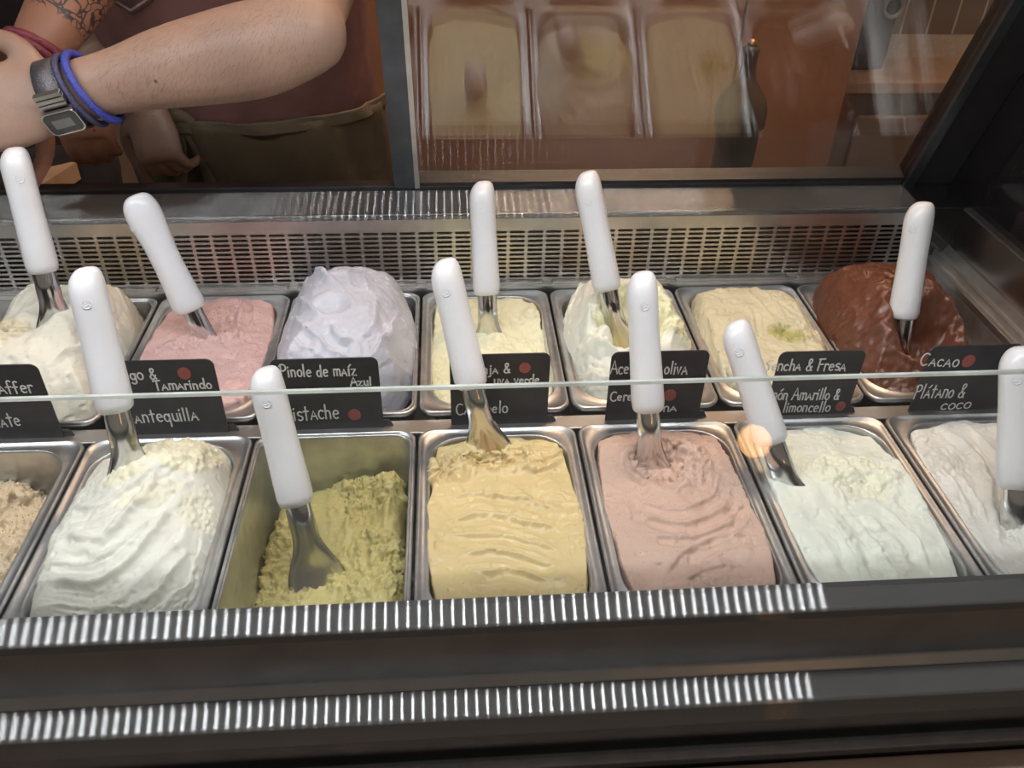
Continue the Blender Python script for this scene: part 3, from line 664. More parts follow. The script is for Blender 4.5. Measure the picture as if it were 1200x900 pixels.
# ================================================================== CHALK TAGS with hand lettering
def arc_(cx, cy, rx, ry, a0, a1, n=12): return [(cx + rx * math.cos(math.radians(a0 + (a1 - a0) * i / n)), cy + ry * math.sin(math.radians(a0 + (a1 - a0) * i / n))) for i in range(n + 1)]
X = .56
GL = {
 'a': (.46, [[(0, 0), (.20, X), (.42, 0)], [(.07, .2), (.36, .2)]]), 'A': (.62, [[(0, 0), (.28, 1), (.58, 0)], [(.1, .36), (.5, .36)]]),
 'e': (.42, [[(.02, .3), (.36, .34)] + arc_(.19, .29, .18, .27, 20, 310)]), 'o': (.42, [arc_(.2, .28, .19, .28, 90, 450)]), 'c': (.38, [arc_(.2, .28, .19, .28, 50, 310)]),
 'C': (.55, [arc_(.32, .5, .3, .5, 55, 310)]), 'i': (.16, [[(.05, 0), (.05, X)], [(.05, .78), (.07, .84)]]), 'l': (.18, [[(.08, 1), (.06, 0)]]), 'n': (.44, [[(.04, X), (.04, 0)], [(.04, .38)] + arc_(.2, .36, .16, .2, 160, 0) + [(.36, 0)]]),
 'm': (.62, [[(.04, X), (.04, 0)], [(.04, .38)] + arc_(.17, .36, .13, .2, 160, 0) + [(.3, .02)], [(.3, .38)] + arc_(.43, .36, .13, .2, 160, 0) + [(.56, 0)]]),
 'r': (.32, [[(.04, X), (.04, 0)], [(.04, .36)] + arc_(.19, .34, .14, .22, 160, 45)]), 'u': (.44, [[(.04, X), (.05, .2)] + arc_(.2, .18, .15, .18, 190, 350) + [(.36, X)], [(.36, X), (.38, 0)]]),
 'v': (.38, [[(0, X), (.17, 0), (.34, X)]]), 'w': (.62, [[(0, X), (.14, 0), (.28, .45), (.42, 0), (.56, X)]]), 'W': (.8, [[(0, .95), (.18, 0), (.36, .7), (.54, 0), (.72, .95)]]),
 'f': (.36, [[(.36, .92)] + arc_(.26, .82, .12, .16, 50, 180) + [(.13, 0)], [(0, .5), (.3, .52)]]), 't': (.36, [[(.16, .95), (.15, .0)], [(0, .62), (.34, .64)]]),
 'd': (.46, [arc_(.18, .26, .17, .26, 60, 420), [(.38, 1.0), (.36, 0)]]), 'h': (.44, [[(.05, 1), (.04, 0)], [(.04, .36)] + arc_(.2, .36, .16, .2, 160, 0) + [(.37, 0)]]),
 'q': (.46, [arc_(.2, .28, .18, .28, 20, 380), [(.39, X), (.38, -.38)]]), 'g': (.46, [arc_(.2, .3, .18, .26, 20, 380), [(.39, X), (.38, -.1)] + arc_(.2, -.16, .18, .2, 0, -150)]),
 'j': (.24, [[(.16, X), (.15, -.2)] + arc_(.02, -.2, .13, .16, 0, -110), [(.16, .78), (.18, .84)]]), 's': (.38, [arc_(.2, .42, .15, .13, 40, 250)[:] + arc_(.18, .14, .16, .14, 80, -140)]),
 'z': (.42, [[(.02, X - .04), (.36, X), (.02, .02), (.38, .02)]]), 'p': (.44, [[(.04, X), (.03, -.36)], arc_(.2, .28, .17, .27, 150, -150)]),
 'P': (.55, [[(.1, .95), (.06, -.1)], [(0, .85), (.1, .97)] + arc_(.26, .72, .22, .26, 100, -110)]), 'T': (.5, [[(.0, .9), (.5, .95)], [(.24, .93), (.22, 0)]]),
 'F': (.48, [[(.08, .95), (.06, 0)], [(0, .92), (.46, .96)], [(.07, .5), (.36, .52)]]), 'S': (.48, [[(.46, .92), (.2, .9)] + arc_(.2, .7, .14, .18, 110, 200) + [(.3, .4)] + arc_(.14, .16, .17, .18, 40, -150)]),
 'M': (.7, [[(.02, 0), (.08, .95), (.32, .35), (.56, .95), (.64, 0)]]), 'N': (.6, [[(.04, 0), (.06, .95), (.46, 0), (.5, .95)]]), 'H': (.56, [[(.04, .95), (.04, 0)], [(.46, .95), (.46, 0)], [(.04, .48), (.46, .5)]]),
 'L': (.42, [[(.06, .95), (.04, 0), (.4, .03)]]), '&': (.55, [[(.48, .02), (.16, .62)] + arc_(.26, .82, .12, .16, 200, -60) + [(.12, .36)] + arc_(.22, .2, .17, .2, 140, 330) + [(.46, .36)]]), ' ': (.26, [])}
ACC = {'á': 'a', 'í': 'i', 'ó': 'o'}
def text_strokes(txt):
    out = []; x = 0; rng = random.Random(len(txt) * 7 + ord(txt[0]))
    for ch in txt:
        base = ACC.get(ch, ch); w, st = GL[base]
        if ch == 'í': st = st[:1]
        jx, jy, js = rng.uniform(-.015, .015), rng.uniform(-.03, .03), rng.uniform(.93, 1.06)
        for s_ in st: out.append([(x + jx + px * js, jy + py * js) for px, py in s_])
        if ch in ACC: out.append([(x + w * .4, .74), (x + w * .4 + .16, .92)])
        x += w + .09
    return out, x - .09
def ribbon(strokes, to3, nrm, w):
    V = []; Fc = []
    for s_ in strokes:
        p = np.array([to3(a, b) for a, b in s_]); n_ = len(p); tg = np.gradient(p, axis=0) if n_ > 1 else np.zeros_like(p)
        tg /= np.maximum(np.linalg.norm(tg, axis=1, keepdims=True), 1e-9); sd = np.cross(nrm, tg); b = len(V)
        p[0] -= tg[0] * w * .4; p[-1] += tg[-1] * w * .4
        for i in range(n_): V += [p[i] - sd[i] * w * .5, p[i] + sd[i] * w * .5, p[i] + sd[i] * w * .3 + nrm * .0003, p[i] - sd[i] * w * .3 + nrm * .0003]
        for i in range(n_ - 1):
            a = b + 4 * i
            for j in range(4): Fc.append((a + j, a + (j + 1) % 4, a + 4 + (j + 1) % 4, a + 4 + j))
        Fc.append((b, b + 1, b + 2, b + 3)); Fc.append((b + 4 * n_ - 4, b + 4 * n_ - 3, b + 4 * n_ - 2, b + 4 * n_ - 1))
    return V, Fc
TAGS = [
    ((-50, 512), (74, 510), (62, 427), [('Waffer', (-16, 462), (41, 460), 14), ('Cacahuate', (-52, 502), (26, 499), 15)], None, 'black chalk tag lettered Waffer and Cacahuate'),
    ((152, 507), (268, 504), (258, 421), [('Higo &', (139, 446), (185, 444), 13), ('Tamarindo', (182, 457), (249, 455), 11), ('Mantequilla', (146, 496), (233, 492), 15)], (216, 437.5, 8), 'black chalk tag lettered Higo, Tamarindo and Mantequilla'),
    ((330, 506), (450, 502), (443, 419), [('Pinole de maíz', (329, 442), (418, 440), 14), ('Azul', (411, 452), (436, 451), 10), ('Pistache', (334, 493), (398, 490), 17)], (415.5, 486, 7.5), 'black chalk tag lettered Pinole de maiz azul and Pistache'),
    ((529, 498), (641, 495), (641, 414), [('Naranja &', (534, 439), (598, 437), 11), ('uva verde', (579, 450), (632, 449), 10), ('Caramelo', (535, 486), (595, 483), 13)], (615, 431, 6.8), 'black chalk tag lettered Naranja, uva verde and Caramelo'),
    ((709, 492), (818, 490), (825, 411), [('Aceite de oliva', (715, 438), (805, 438), 15), ('Cereza &', (715, 470), (768, 468), 11), ('lima', (763, 483), (793, 481), 10)], (785, 463, 7.5), 'black chalk tag lettered Aceite de oliva and Cereza'),
    ((896, 489), (992, 487), (1004, 411), [('Sencha & Fresa', (896, 434), (990, 434), 13), ('Limón Amarillo &', (893, 468), (983, 468), 13), ('limoncello', (917, 483), (972, 482), 12)], (985, 476, 6), 'black chalk tag lettered Sencha, Fresa and Limon Amarillo'),
    ((1063, 486), (1166, 483), (1181, 404), [('Cacao', (1077, 428), (1122, 430), 14), ('Plátano &', (1070, 466), (1129, 466), 15), ('coco', (1102, 480), (1136, 478), 11)], (1135, 423, 7.5), 'black chalk tag lettered Cacao and Platano coco')]
for bl, br, tr, lines, dot, lab in TAGS:
    A, B = onz(*bl, -.0065), onz(*br, -.0065)
    mid = (A + B) / 2; yy = .3725; u = B - A; u[2] = 0; W_ = np.linalg.norm(u); u /= W_
    u = np.array([1, .35 * u[1], 0]); u /= np.linalg.norm(u)
    nrm = np.array([u[1], -u[0], 0.]); up = np.array([0, 0, 1.])
    p0 = np.array([mid[0], yy, -.0065]); PA = onplane(*bl, p0, nrm); PB = onplane(*br, p0, nrm); PT = onplane(*tr, p0, nrm)
    x0_, x1_ = np.dot(PA - p0, u), np.dot(PB - p0, u); hh = PT[2] + .0065
    root = thing('flavour_tag', lab, 'tag', p0, 'chalk flavour tags')
    r_ = .008; out = [(x0_, 0), (x1_, 0)]
    for cx_, a0 in ((x1_ - r_, 0), (x0_ + r_, 90)):
        for i in range(7): a_ = math.radians(a0 + 90 * i / 6); out.append((cx_ + r_ * math.cos(a_), hh - r_ + r_ * math.sin(a_)))
    V = [p0 + u * a + up * b for a, b in out] + [p0 + u * a + up * b - nrm * .0016 for a, b in out]; n_ = len(out)
    Fc = [tuple(range(n_)), tuple(range(n_, 2 * n_))] + [(i, (i + 1) % n_, n_ + (i + 1) % n_, n_ + i) for i in range(n_)]
    keep_world(obj('plate', V, Fc, 'slate', smooth_=False), root)
    ft = [(x1_ - .004, 0), (x1_ + .010, 0), (x1_ + .006, .008), (x1_ - .004, .008)]
    V = [p0 + u * a + up * b - nrm * .0017 for a, b in ft] + [p0 + u * a + up * b - nrm * .0045 for a, b in ft]
    keep_world(obj('foot', V, [(0, 1, 2, 3), (4, 5, 6, 7)] + [(i, (i + 1) % 4, 4 + (i + 1) % 4, 4 + i) for i in range(4)], 'slate', smooth_=False), root)
    for txt, s0, s1, cap in lines:
        st, wid = text_strokes(txt); a = onplane(*s0, p0, nrm) + nrm * .0002; b = onplane(*s1, p0, nrm) + nrm * .0002
        ex = (b - a) / wid; ch = np.linalg.norm(onplane(s0[0], s0[1] - cap, p0, nrm) + nrm * .0002 - a)
        V, Fc = ribbon(st, lambda x_, y_: a + ex * x_ + up * ch * y_, nrm, .0017)
        keep_world(obj('lettering', V, Fc, 'chalk', smooth_=False), root)
    if dot:
        c_ = onplane(dot[0], dot[1], p0, nrm) + nrm * .0002; rp = np.linalg.norm(onplane(dot[0] + dot[2], dot[1], p0, nrm) + nrm * .0002 - c_)
        V, Fc = loft([(c_, u, up, rp, rp * 1.12), (c_ + nrm * .0003, u, up, rp * .97, rp * 1.09)], 28); keep_world(obj('red_dot', V, Fc, 'red', smooth_=False), root)

# ================================================================== KITCHEN BEHIND
M['copper'] = simple('copper_brown_lacquer', (.36, .19, .12, 1), .35, noise=(4, .15))
M['taupe'] = simple('taupe_cabinet', (.24, .17, .125, 1), .4, noise=(6, .10))
M['worktop'] = simple('tan_worktop', (.45, .30, .22, 1), .35, noise=(18, .15))
M['grinder'] = simple('dark_olive_enamel', (.07, .065, .05, 1), .3, noise=(10, .2))
M['brass'] = simple('brass_knob', (.65, .36, .16, 1), .3, 1, noise=(20, .1))
M['navy'] = simple('dark_blue_grey_plastic', (.06, .055, .075, 1), .4, noise=(10, .2))
M['grey'] = simple('grey_ring_metal', (.45, .40, .37, 1), .35, .6, noise=(20, .1))
M['wood_edge'] = simple('light_wood_edge', (.50, .33, .22, 1), .5, noise=(14, .2))
M['dark'] = simple('dark_brown_cabinet', (.045, .032, .030, 1), .5, noise=(6, .3))
xr = ony(990, 108, 1.62)[0]; xl = ony(398, 100, 1.62)[0]
tc_ = thing('tall_cabinet', 'tall copper brown lacquered cabinet behind the sliding glass door', 'cabinet', ((xl + xr) / 2, 1.70, FLOOR))
keep_world(box('body', xl, xr, 1.63, 1.90, FLOOR, 1.1, 'copper', bev=.004), tc_)
xm = ony(868, 40, 1.62)[0]
for a, b in ((xl + .003, xm - .002), (xm + .002, xr - .001)): keep_world(box('door', a, b, 1.612, 1.629, FLOOR + .1, 1.09, 'copper', bev=.003), tc_)
yb = 1.755
bc = thing('base_cabinet', 'taupe base cabinet with recessed panel door under the tiled wall', 'cabinet', (1.3, yb + .1, FLOOR))
zt = ony(1080, 108, yb)[2]
keep_world(box('body', xr + .02, 2.2, yb + .018, WY - .01, FLOOR, zt - .002, 'taupe'), bc)
xa = ony(1005, 140, yb)[0]; za = ony(1080, 136, yb)[2]
dr = keep_world(box('door', xa, xa + .5, yb, yb + .016, FLOOR + .12, za, 'taupe', bev=.006), bc)
keep_world(box('door', xa + .51, 2.15, yb, yb + .016, FLOOR + .12, za, 'taupe', bev=.006), bc)
wt = tag(box('worktop', xr + .015, 2.2, yb - .012, WY - .009, zt, zt + .028, 'worktop', bev=.003), 'tan worktop on the taupe base cabinet', 'worktop')
ym = 1.84
xa, xb = ony(1000, 60, ym)[0], ony(1042, 60, ym)[0]
ap = thing('coffee_machine', 'dark blue grey appliance with a round ring on the tan worktop', 'appliance', ((xa + xb) / 2, ym + .05, zt + .028))
keep_world(box('body', xa, xb, ym, ym + .11, zt + .028, zt + .40, 'navy', bev=.012, seg=3), ap)
rc = ony(1047, 8, ym - .004)
keep_world(torus('ring', rc, (1, 0, 0), (0, 0, 1), .024, .024, .006, 'grey'), ap)
V, Fc = loft([(rc + np.array([0, .004, 0]), (1, 0, 0), (0, 0, 1), .021, .021), (rc + np.array([0, .03, 0]), (1, 0, 0), (0, 0, 1), .021, .021)], 24); keep_world(obj('dial', V, Fc, 'navy'), ap)
V, Fc = loft([(rc + np.array([0, .008, 0]), (1, 0, 0), (0, 0, 1), .030, .030), (rc + np.array([0, .06, 0]), (1, 0, 0), (0, 0, 1), .036, .036)], 24); keep_world(obj('spout_housing', V, Fc, 'navy'), ap)
# prep table + grinder with brass knob
yg = 1.25; gc = ony(868, 130, yg); ztop = -.30
pt = thing('prep_table', 'dark prep table carrying the olive grinder', 'table', (gc[0], yg, FLOOR))
keep_world(box('tabletop', gc[0] - .14, gc[0] + .14, yg - .10, yg + .10, ztop - .03, ztop, 'dark', bev=.003), pt)
for sx in (-1, 1):
    for sy in (-1, 1): keep_world(box('leg', gc[0] + sx * .12 - .015, gc[0] + sx * .12 + .015, yg + sy * .08 - .015, yg + sy * .08 + .015, FLOOR, ztop - .03, 'dark'), pt)
zz = lambda py: ony(868, py, yg)[2]
gr = thing('coffee_grinder', 'dark olive grinder with a slim neck and brass knob', 'grinder', (gc[0], yg, ztop))
keep_world(lathe('body', [(.040, ztop), (.042, ztop + .02), (.041, zz(190)), (.043, zz(150)), (.050, zz(145)), (.0505, zz(128)), (.044, zz(114)), (.030, zz(103)), (.018, zz(92)), (.0145, zz(80)), (.0145, zz(62)), (.017, zz(56)), (.010, zz(53))], (gc[0], yg, 0), 'grinder'), gr)
keep_world(lathe('knob', [(.003, zz(54)), (.008, zz(53)), (.010, zz(50)), (.008, zz(46.5)), (.003, zz(45))], (gc[0], yg, 0), 'brass', n=20), gr)
# back counter on the left, running away from the case
CZ = -.04; ca_, cb_ = onz(20, 236, CZ), onz(190, 128, CZ); dv_ = (cb_ - ca_); dv_[2] = 0; dl = .17; dv_ /= np.linalg.norm(dv_); cb_ = ca_ + dv_ * dl; nv_ = np.array([-dv_[1], dv_[0], 0])
bcn = thing('back_counter', 'narrow dark side counter with a light wood edge beside the servers', 'counter', (ca_ + cb_) / 2 * np.array([1, 1, 0]) + np.array([0, 0, FLOOR]))
def obox(name, a0, a1, b0, b1, z0_, z1_, material):
    c = [ca_ + dv_ * a + nv_ * b for a, b in ((a0, b0), (a1, b0), (a1, b1), (a0, b1))]
    V = [(p[0], p[1], z0_) for p in c] + [(p[0], p[1], z1_) for p in c]
    return obj(name, V, [(0, 1, 2, 3), (4, 5, 6, 7)] + [(i, (i + 1) % 4, 4 + (i + 1) % 4, 4 + i) for i in range(4)], material, smooth_=False)
keep_world(obox('worktop', -.05, dl, .035, .16, CZ - .03, CZ, 'dark'), bcn)
keep_world(obox('wood_edge', -.05, dl, .0, .034, CZ - .03, CZ + .002, 'wood_edge'), bcn)
keep_world(obox('body', -.04, dl - .01, .02, .15, FLOOR, CZ - .03, 'dark'), bcn)

# ================================================================== PEOPLE
def skin_mat(name, col, tattoo=False):
    m, nt, p = mat(name); L = nt.links.new; tc = nt.nodes.new('ShaderNodeTexCoord')
    n = nt.nodes.new('ShaderNodeTexNoise'); n.inputs['Scale'].default_value = 14; n.inputs['Detail'].default_value = 6; L(tc.outputs['Object'], n.inputs['Vector'])
    mr = nt.nodes.new('ShaderNodeMapRange'); mr.inputs[1].default_value = .3; mr.inputs[2].default_value = .7; mr.inputs[3].default_value = .86; mr.inputs[4].default_value = 1.1; L(n.outputs[0], mr.inputs[0])
    mx = nt.nodes.new('ShaderNodeMix'); mx.data_type = 'RGBA'; mx.blend_type = 'MULTIPLY'; mx.inputs[0].default_value = 1; mx.inputs[6].default_value = col; L(mr.outputs[0], mx.inputs[7]); last = mx.outputs[2]
    v = nt.nodes.new('ShaderNodeTexVoronoi'); v.inputs['Scale'].default_value = 22; L(tc.outputs['Object'], v.inputs['Vector'])
    lt = nt.nodes.new('ShaderNodeMath'); lt.operation = 'LESS_THAN'; lt.inputs[1].default_value = .045; L(v.outputs['Distance'], lt.inputs[0])
    m2 = nt.nodes.new('ShaderNodeMix'); m2.data_type = 'RGBA'; m2.inputs[7].default_value = tuple(c * .35 for c in col[:3]) + (1,); L(lt.outputs[0], m2.inputs[0]); L(last, m2.inputs[6]); last = m2.outputs[2]
    if tattoo:
        at = nt.nodes.new('ShaderNodeAttribute'); at.attribute_name = 'tattoo'
        vv = nt.nodes.new('ShaderNodeTexVoronoi'); vv.feature = 'DISTANCE_TO_EDGE'; vv.inputs['Scale'].default_value = 75
        nn = nt.nodes.new('ShaderNodeTexNoise'); nn.inputs['Scale'].default_value = 30; ad = nt.nodes.new('ShaderNodeMix'); ad.data_type = 'RGBA'; ad.blend_type = 'ADD'; ad.inputs[0].default_value = .05
        L(tc.outputs['Object'], nn.inputs['Vector']); L(tc.outputs['Object'], ad.inputs[6]); L(nn.outputs['Color'], ad.inputs[7]); L(ad.outputs[2], vv.inputs['Vector'])
        l2 = nt.nodes.new('ShaderNodeMath'); l2.operation = 'LESS_THAN'; l2.inputs[1].default_value = .075; L(vv.outputs['Distance'], l2.inputs[0])
        mu = nt.nodes.new('ShaderNodeMath'); mu.operation = 'MULTIPLY'; L(l2.outputs[0], mu.inputs[0]); L(at.outputs['Fac'], mu.inputs[1])
        m3 = nt.nodes.new('ShaderNodeMix'); m3.data_type = 'RGBA'; m3.inputs[7].default_value = (.06, .045, .04, 1); L(mu.outputs[0], m3.inputs[0]); L(last, m3.inputs[6]); last = m3.outputs[2]
    L(last, p.inputs['Base Color']); p.inputs['Roughness'].default_value = .5
    p.inputs['Subsurface Weight'].default_value = .15; p.inputs['Subsurface Radius'].default_value = (1, .35, .2); p.inputs['Subsurface Scale'].default_value = .006
    nb = nt.nodes.new('ShaderNodeTexNoise'); nb.inputs['Scale'].default_value = 260; L(tc.outputs['Object'], nb.inputs['Vector'])
    bp = nt.nodes.new('ShaderNodeBump'); bp.inputs['Strength'].default_value = .18; bp.inputs['Distance'].default_value = .001; L(nb.outputs[0], bp.inputs['Height']); L(bp.outputs[0], p.inputs['Normal'])
    return m
M['skin1'] = skin_mat('pale_skin', (.37, .235, .175, 1)); M['skin2'] = skin_mat('tanned_tattooed_skin', (.36, .165, .10, 1), True)
M['shirt1'] = simple('mauve_brown_shirt', (.20, .095, .085, 1), .85, noise=(12, .25), bump=(60, .3, .004))
M['apron'] = simple('olive_brown_apron', (.105, .080, .048, 1), .85, noise=(9, .25), bump=(35, .35, .006))
M['apron_band'] = simple('apron_band_cloth', (.15, .115, .075, 1), .85, noise=(30, .2), bump=(80, .3, .003))
M['shirt2'] = simple('black_shirt', (.025, .020, .024, 1), .85, noise=(12, .3), bump=(50, .3, .004))
M['trousers'] = simple('dark_trousers', (.03, .028, .035, 1), .85, noise=(12, .3))
M['hair'] = simple('dark_brown_hair', (.03, .018, .012, 1), .5, noise=(120, .3), bump=(200, .6, .004))
M['arm_hair'] = simple('arm_hair', (.20, .11, .07, 1), .5, noise=(50, .2))
M['patch'] = simple('patch_print', (.42, .30, .25, 1), .8, noise=(100, .2)); M['patch_dark'] = simple('patch_dark_print', (.10, .05, .045, 1), .8, noise=(100, .2))
def tube(pts, radii, up=(0, 0, 1), n=18, flat=None):
    """closed tapered tube along points; radii scalar or (ru, rv)"""
    pts = [np.asarray(p, float) for p in pts]; rs = [(r, r) if np.isscalar(r) else r for r in radii]
    C_ = curve(pts, 5); Rr = curve([np.array(r) for r in rs], 5); secs = []; upv = np.asarray(up, float)
    tg = np.gradient(C_, axis=0)
    def fr(i):
        s_, u_, d_ = frame_from(tg[i], upv if abs(np.dot(tg[i] / np.linalg.norm(tg[i]), upv)) < .97 else np.array([0, 1., .1])); return s_, u_, d_
    s_, u_, d_ = fr(0)
    for a_ in (80, 55, 30): secs.append((C_[0] - d_ * min(Rr[0]) * math.sin(math.radians(a_)), s_, u_, Rr[0][0] * math.cos(math.radians(a_)), Rr[0][1] * math.cos(math.radians(a_))))
    for i in range(len(C_)): s_, u_, d_ = fr(i); secs.append((C_[i], s_, u_, Rr[i][0], Rr[i][1]))
    for a_ in (30, 55, 80): secs.append((C_[-1] + d_ * min(Rr[-1]) * math.sin(math.radians(a_)), s_, u_, Rr[-1][0] * math.cos(math.radians(a_)), Rr[-1][1] * math.cos(math.radians(a_))))
    return loft(secs, n)
def stack(levels, n=28):
    """torso-like loft: (center, rx, ry) with rings kept along x / tilted with the spine"""
    pts = np.array([l[0] for l in levels], float); secs = []; C_ = curve(list(pts), 5); Rr = curve([np.array(l[1:3]) for l in levels], 5); tg = np.gradient(C_, axis=0)
    for i in range(len(C_)):
        d_ = tg[i] / np.linalg.norm(tg[i]); u = np.array([1., 0, 0]); v = np.cross(d_, u); v /= np.linalg.norm(v); u = np.cross(v, d_); secs.append((C_[i], u, v, Rr[i][0], Rr[i][1]))
    return loft(secs, n)
def remesh(name, shells, voxel, material, smooth_it=4):
    V = []; Fc = []
    for v, f in shells:
        b = len(V); V += list(v); Fc += [tuple(i + b for i in q) for q in f]
    o = obj(name, V, Fc, material)
    md = o.modifiers.new('r', 'REMESH'); md.mode = 'VOXEL'; md.voxel_size = voxel; md.use_smooth_shade = True
    ms = o.modifiers.new('s', 'SMOOTH'); ms.iterations = smooth_it; ms.factor = .5
    dg = bpy.context.evaluated_depsgraph_get(); me = bpy.data.meshes.new_from_object(o.evaluated_get(dg)); o.modifiers.clear()
    o.data = me; me.shade_smooth()
    if not me.materials: me.materials.append(M[material])
    return o
def hand(W, d, nrm, size=1., curl=.6, thumb=1):
    """W wrist centre, d toward the fingers, nrm back of the hand; returns shells"""
    d = np.asarray(d, float); d /= np.linalg.norm(d); nrm = np.asarray(nrm, float); nrm -= d * np.dot(nrm, d); nrm /= np.linalg.norm(nrm); s_ = np.cross(d, nrm) * thumb
    out = []
    secs = []
    for f_, w_, t_ in ((-.02, .029, .021), (0, .030, .021), (.02, .035, .019), (.05, .042, .017), (.08, .043, .015), (.092, .038, .011)):
        secs.append((np.asarray(W) + d * f_ * size, s_, nrm, w_ * size, t_ * size, .85))
    out.append(loft(secs, 20))
    for i, (off, ln) in enumerate(((.031, .070), (.0105, .078), (-.0105, .073), (-.031, .058))):
        b = np.asarray(W) + d * .082 * size + s_ * off * size; p = [b]; a_ = 0.15; dirv = d
        for seg in (.45, .32, .25):
            a_ += curl * .75; dirv = d * math.cos(a_) - nrm * math.sin(a_); p.append(p[-1] + dirv * ln * seg * size)
        out.append(tube([b - d * .02 * size] + p, [.0088 * size, .0092 * size, .0086 * size, .0080 * size, .0070 * size], up=s_, n=12))
    b = np.asarray(W) + d * .022 * size + s_ * .030 * size
    p = [b - s_ * .012, b + (d * .5 + s_ * .75 - nrm * .3) * .03 * size, b + (d * .9 + s_ * .85 - nrm * .6) * .052 * size, b + (d * 1.5 + s_ * .7 - nrm * .9) * .064 * size]
    out.append(tube(p, [.014 * size, .0125 * size, .0105 * size, .0085 * size], up=nrm, n=12))
    return out
def head(c, face, h=.225):
    c = np.asarray(c, float); f = np.asarray(face, float); f /= np.linalg.norm(f); r = np.cross(f, (0, 0, 1)); r /= np.linalg.norm(r); u = np.array([0, 0, 1.])
    out = []; secs = []
    for z_, rx, ry, fo in ((-.50, .020, .030, .045), (-.46, .042, .055, .030), (-.36, .055, .075, .014), (-.2, .066, .088, .004), (0, .073, .096, -.004), (.2, .074, .098, -.008), (.36, .062, .084, -.010), (.46, .040, .055, -.010), (.5, .012, .02, -.010)):
        secs.append((c + u * z_ * h + f * fo, r, f, rx, ry))
    out.append(loft(secs, 24))
    out.append(tube([c + f * .088 + u * .01, c + f * .104 - u * .020, c + f * .108 - u * .034], [.008, .011, .013], up=r, n=10))            # nose
    out.append(tube([c + f * .086 - u * .065 - r * .02, c + f * .094 - u * .064, c + f * .086 - u * .065 + r * .02], [.006, .008, .006], n=10))  # mouth
    for s_ in (-1, 1):
        out.append(tube([c + r * s_ * .072 - f * .005 + u * .022, c + r * s_ * .079 - f * .012, c + r * s_ * .073 - f * .004 - u * .026], [(.008, .012), (.009, .016), (.007, .010)], up=f, n=10))
        out.append(tube([c + f * .080 + r * s_ * .018 + u * .012, c + f * .078 + r * s_ * .046 + u * .010], [.010, .009], n=10))   # brow/eye ridge
    return out
def hair(c, face, h=.225):
    c = np.asarray(c, float) + np.array([0, 0, .012]); f = np.asarray(face, float); f /= np.linalg.norm(f); r = np.cross(f, (0, 0, 1)); u = np.array([0, 0, 1.]); secs = []
    for z_, rx, ry, fo in ((-.16, .068, .060, -.045), (0, .079, .078, -.034), (.2, .082, .098, -.018), (.36, .071, .094, -.014), (.47, .048, .066, -.012), (.54, .012, .02, -.012)): secs.append((c + u * z_ * h + f * fo, r, f, rx, ry))
    return loft(secs, 24)

# --- person in the apron, left arm with the watch reaching across
W1 = ony(96, 106, .600); E1 = ony(345, 42, .610); Hd = ony(10, 124, .585); S1 = np.array([-.075, .885, .47])
cv = (CAM - W1) / np.linalg.norm(CAM - W1)
mid1 = W1 * .5 + E1 * .5
spine1 = [((-.27, 1.10, -.10), .185, .13), ((-.27, 1.09, .02), .19, .135), ((-.27, 1.06, .15), .185, .13), ((-.275, 1.00, .30), .19, .125), ((-.27, .94, .43), .185, .11), ((-.26, .90, .51), .12, .08), ((-.255, .885, .56), .058, .06), ((-.25, .87, .62), .055, .06)]
S1b = np.array([-.455, .93, .46]); E1b = np.array([-.485, 1.00, .21]); W1b = ony(170, 118, .89)
body1 = [stack(spine1), tube([S1 + np.array([-.06, .02, -.02]), S1, (S1 + E1) / 2 + np.array([.005, 0, .005]), E1 + np.array([.0, .01, .005])], [.06, .060, .053, .046]),
         tube([E1 + np.array([.012, .008, .0]), E1 + (W1 - E1) * .14 + np.array([0, 0, -.004]), E1 + (W1 - E1) * .32 + np.array([0, 0, -.003]), mid1 + (W1 - E1) * .08, W1 * .82 + E1 * .18, W1], [.043, (.046, .049), (.045, .048), (.040, .042), (.030, .034), (.026, .032)]),
         tube([S1b + np.array([.06, .02, -.01]), S1b, E1b], [.06, .058, .044]), tube([E1b, E1b * .6 + W1b * .4, W1b], [.044, .042, .028])]
body1 += hand(W1 + (Hd - W1) * .15, Hd - W1, cv + np.array([0, 0, .25]), 1.06, .55, 1)
body1 += hand(W1b, np.array([.15, -.35, -.9]), np.array([-.3, -.9, .2]), .92, .9, 1)
body1 += head((-.25, .83, .74), (-.15, -.9, -.45))
for sx in (-1, 1): body1.append(tube([(-.27 + sx * .09, 1.10, -.08), (-.27 + sx * .10, 1.12, -.45), (-.27 + sx * .10, 1.13, FLOOR + .06)], [.088, .065, .042]))
for sx in (-1, 1): body1.append(tube([(-.27 + sx * .10, 1.15, FLOOR + .045), (-.27 + sx * .11, 1.02, FLOOR + .032)], [.040, .030]))
p1 = remesh('person', body1, .0048, 'skin1', 5)
tag(p1, 'person in a mauve brown shirt and olive apron reaching across with a watch on', 'person')
sh1 = remesh('shirt', [stack([(c, rx + .012, ry + .012) for c, rx, ry in spine1[:6]]), tube([S1 + np.array([-.06, .02, -.02]), S1, S1 * .62 + E1 * .38], [.074, .074, .066]), tube([S1b + np.array([.06, .02, -.01]), S1b, S1b * .55 + E1b * .45], [.074, .072, .064])], .008, 'shirt1', 4); sh1.parent = p1
hr1 = obj('hair', *hair((-.25, .83, .74), (-.15, -.9, -.45)), 'hair', p1)
tr1 = remesh('trousers', [stack([(spine1[0][0], .199, .144), ((-.27, 1.10, -.02), .204, .149)])] + [tube([(-.27 + sx * .09, 1.10, -.08), (-.27 + sx * .10, 1.12, -.45), (-.27 + sx * .10, 1.13, FLOOR + .09)], [.102, .080, .062]) for sx in (-1, 1)], .010, 'trousers', 3); tr1.parent = p1
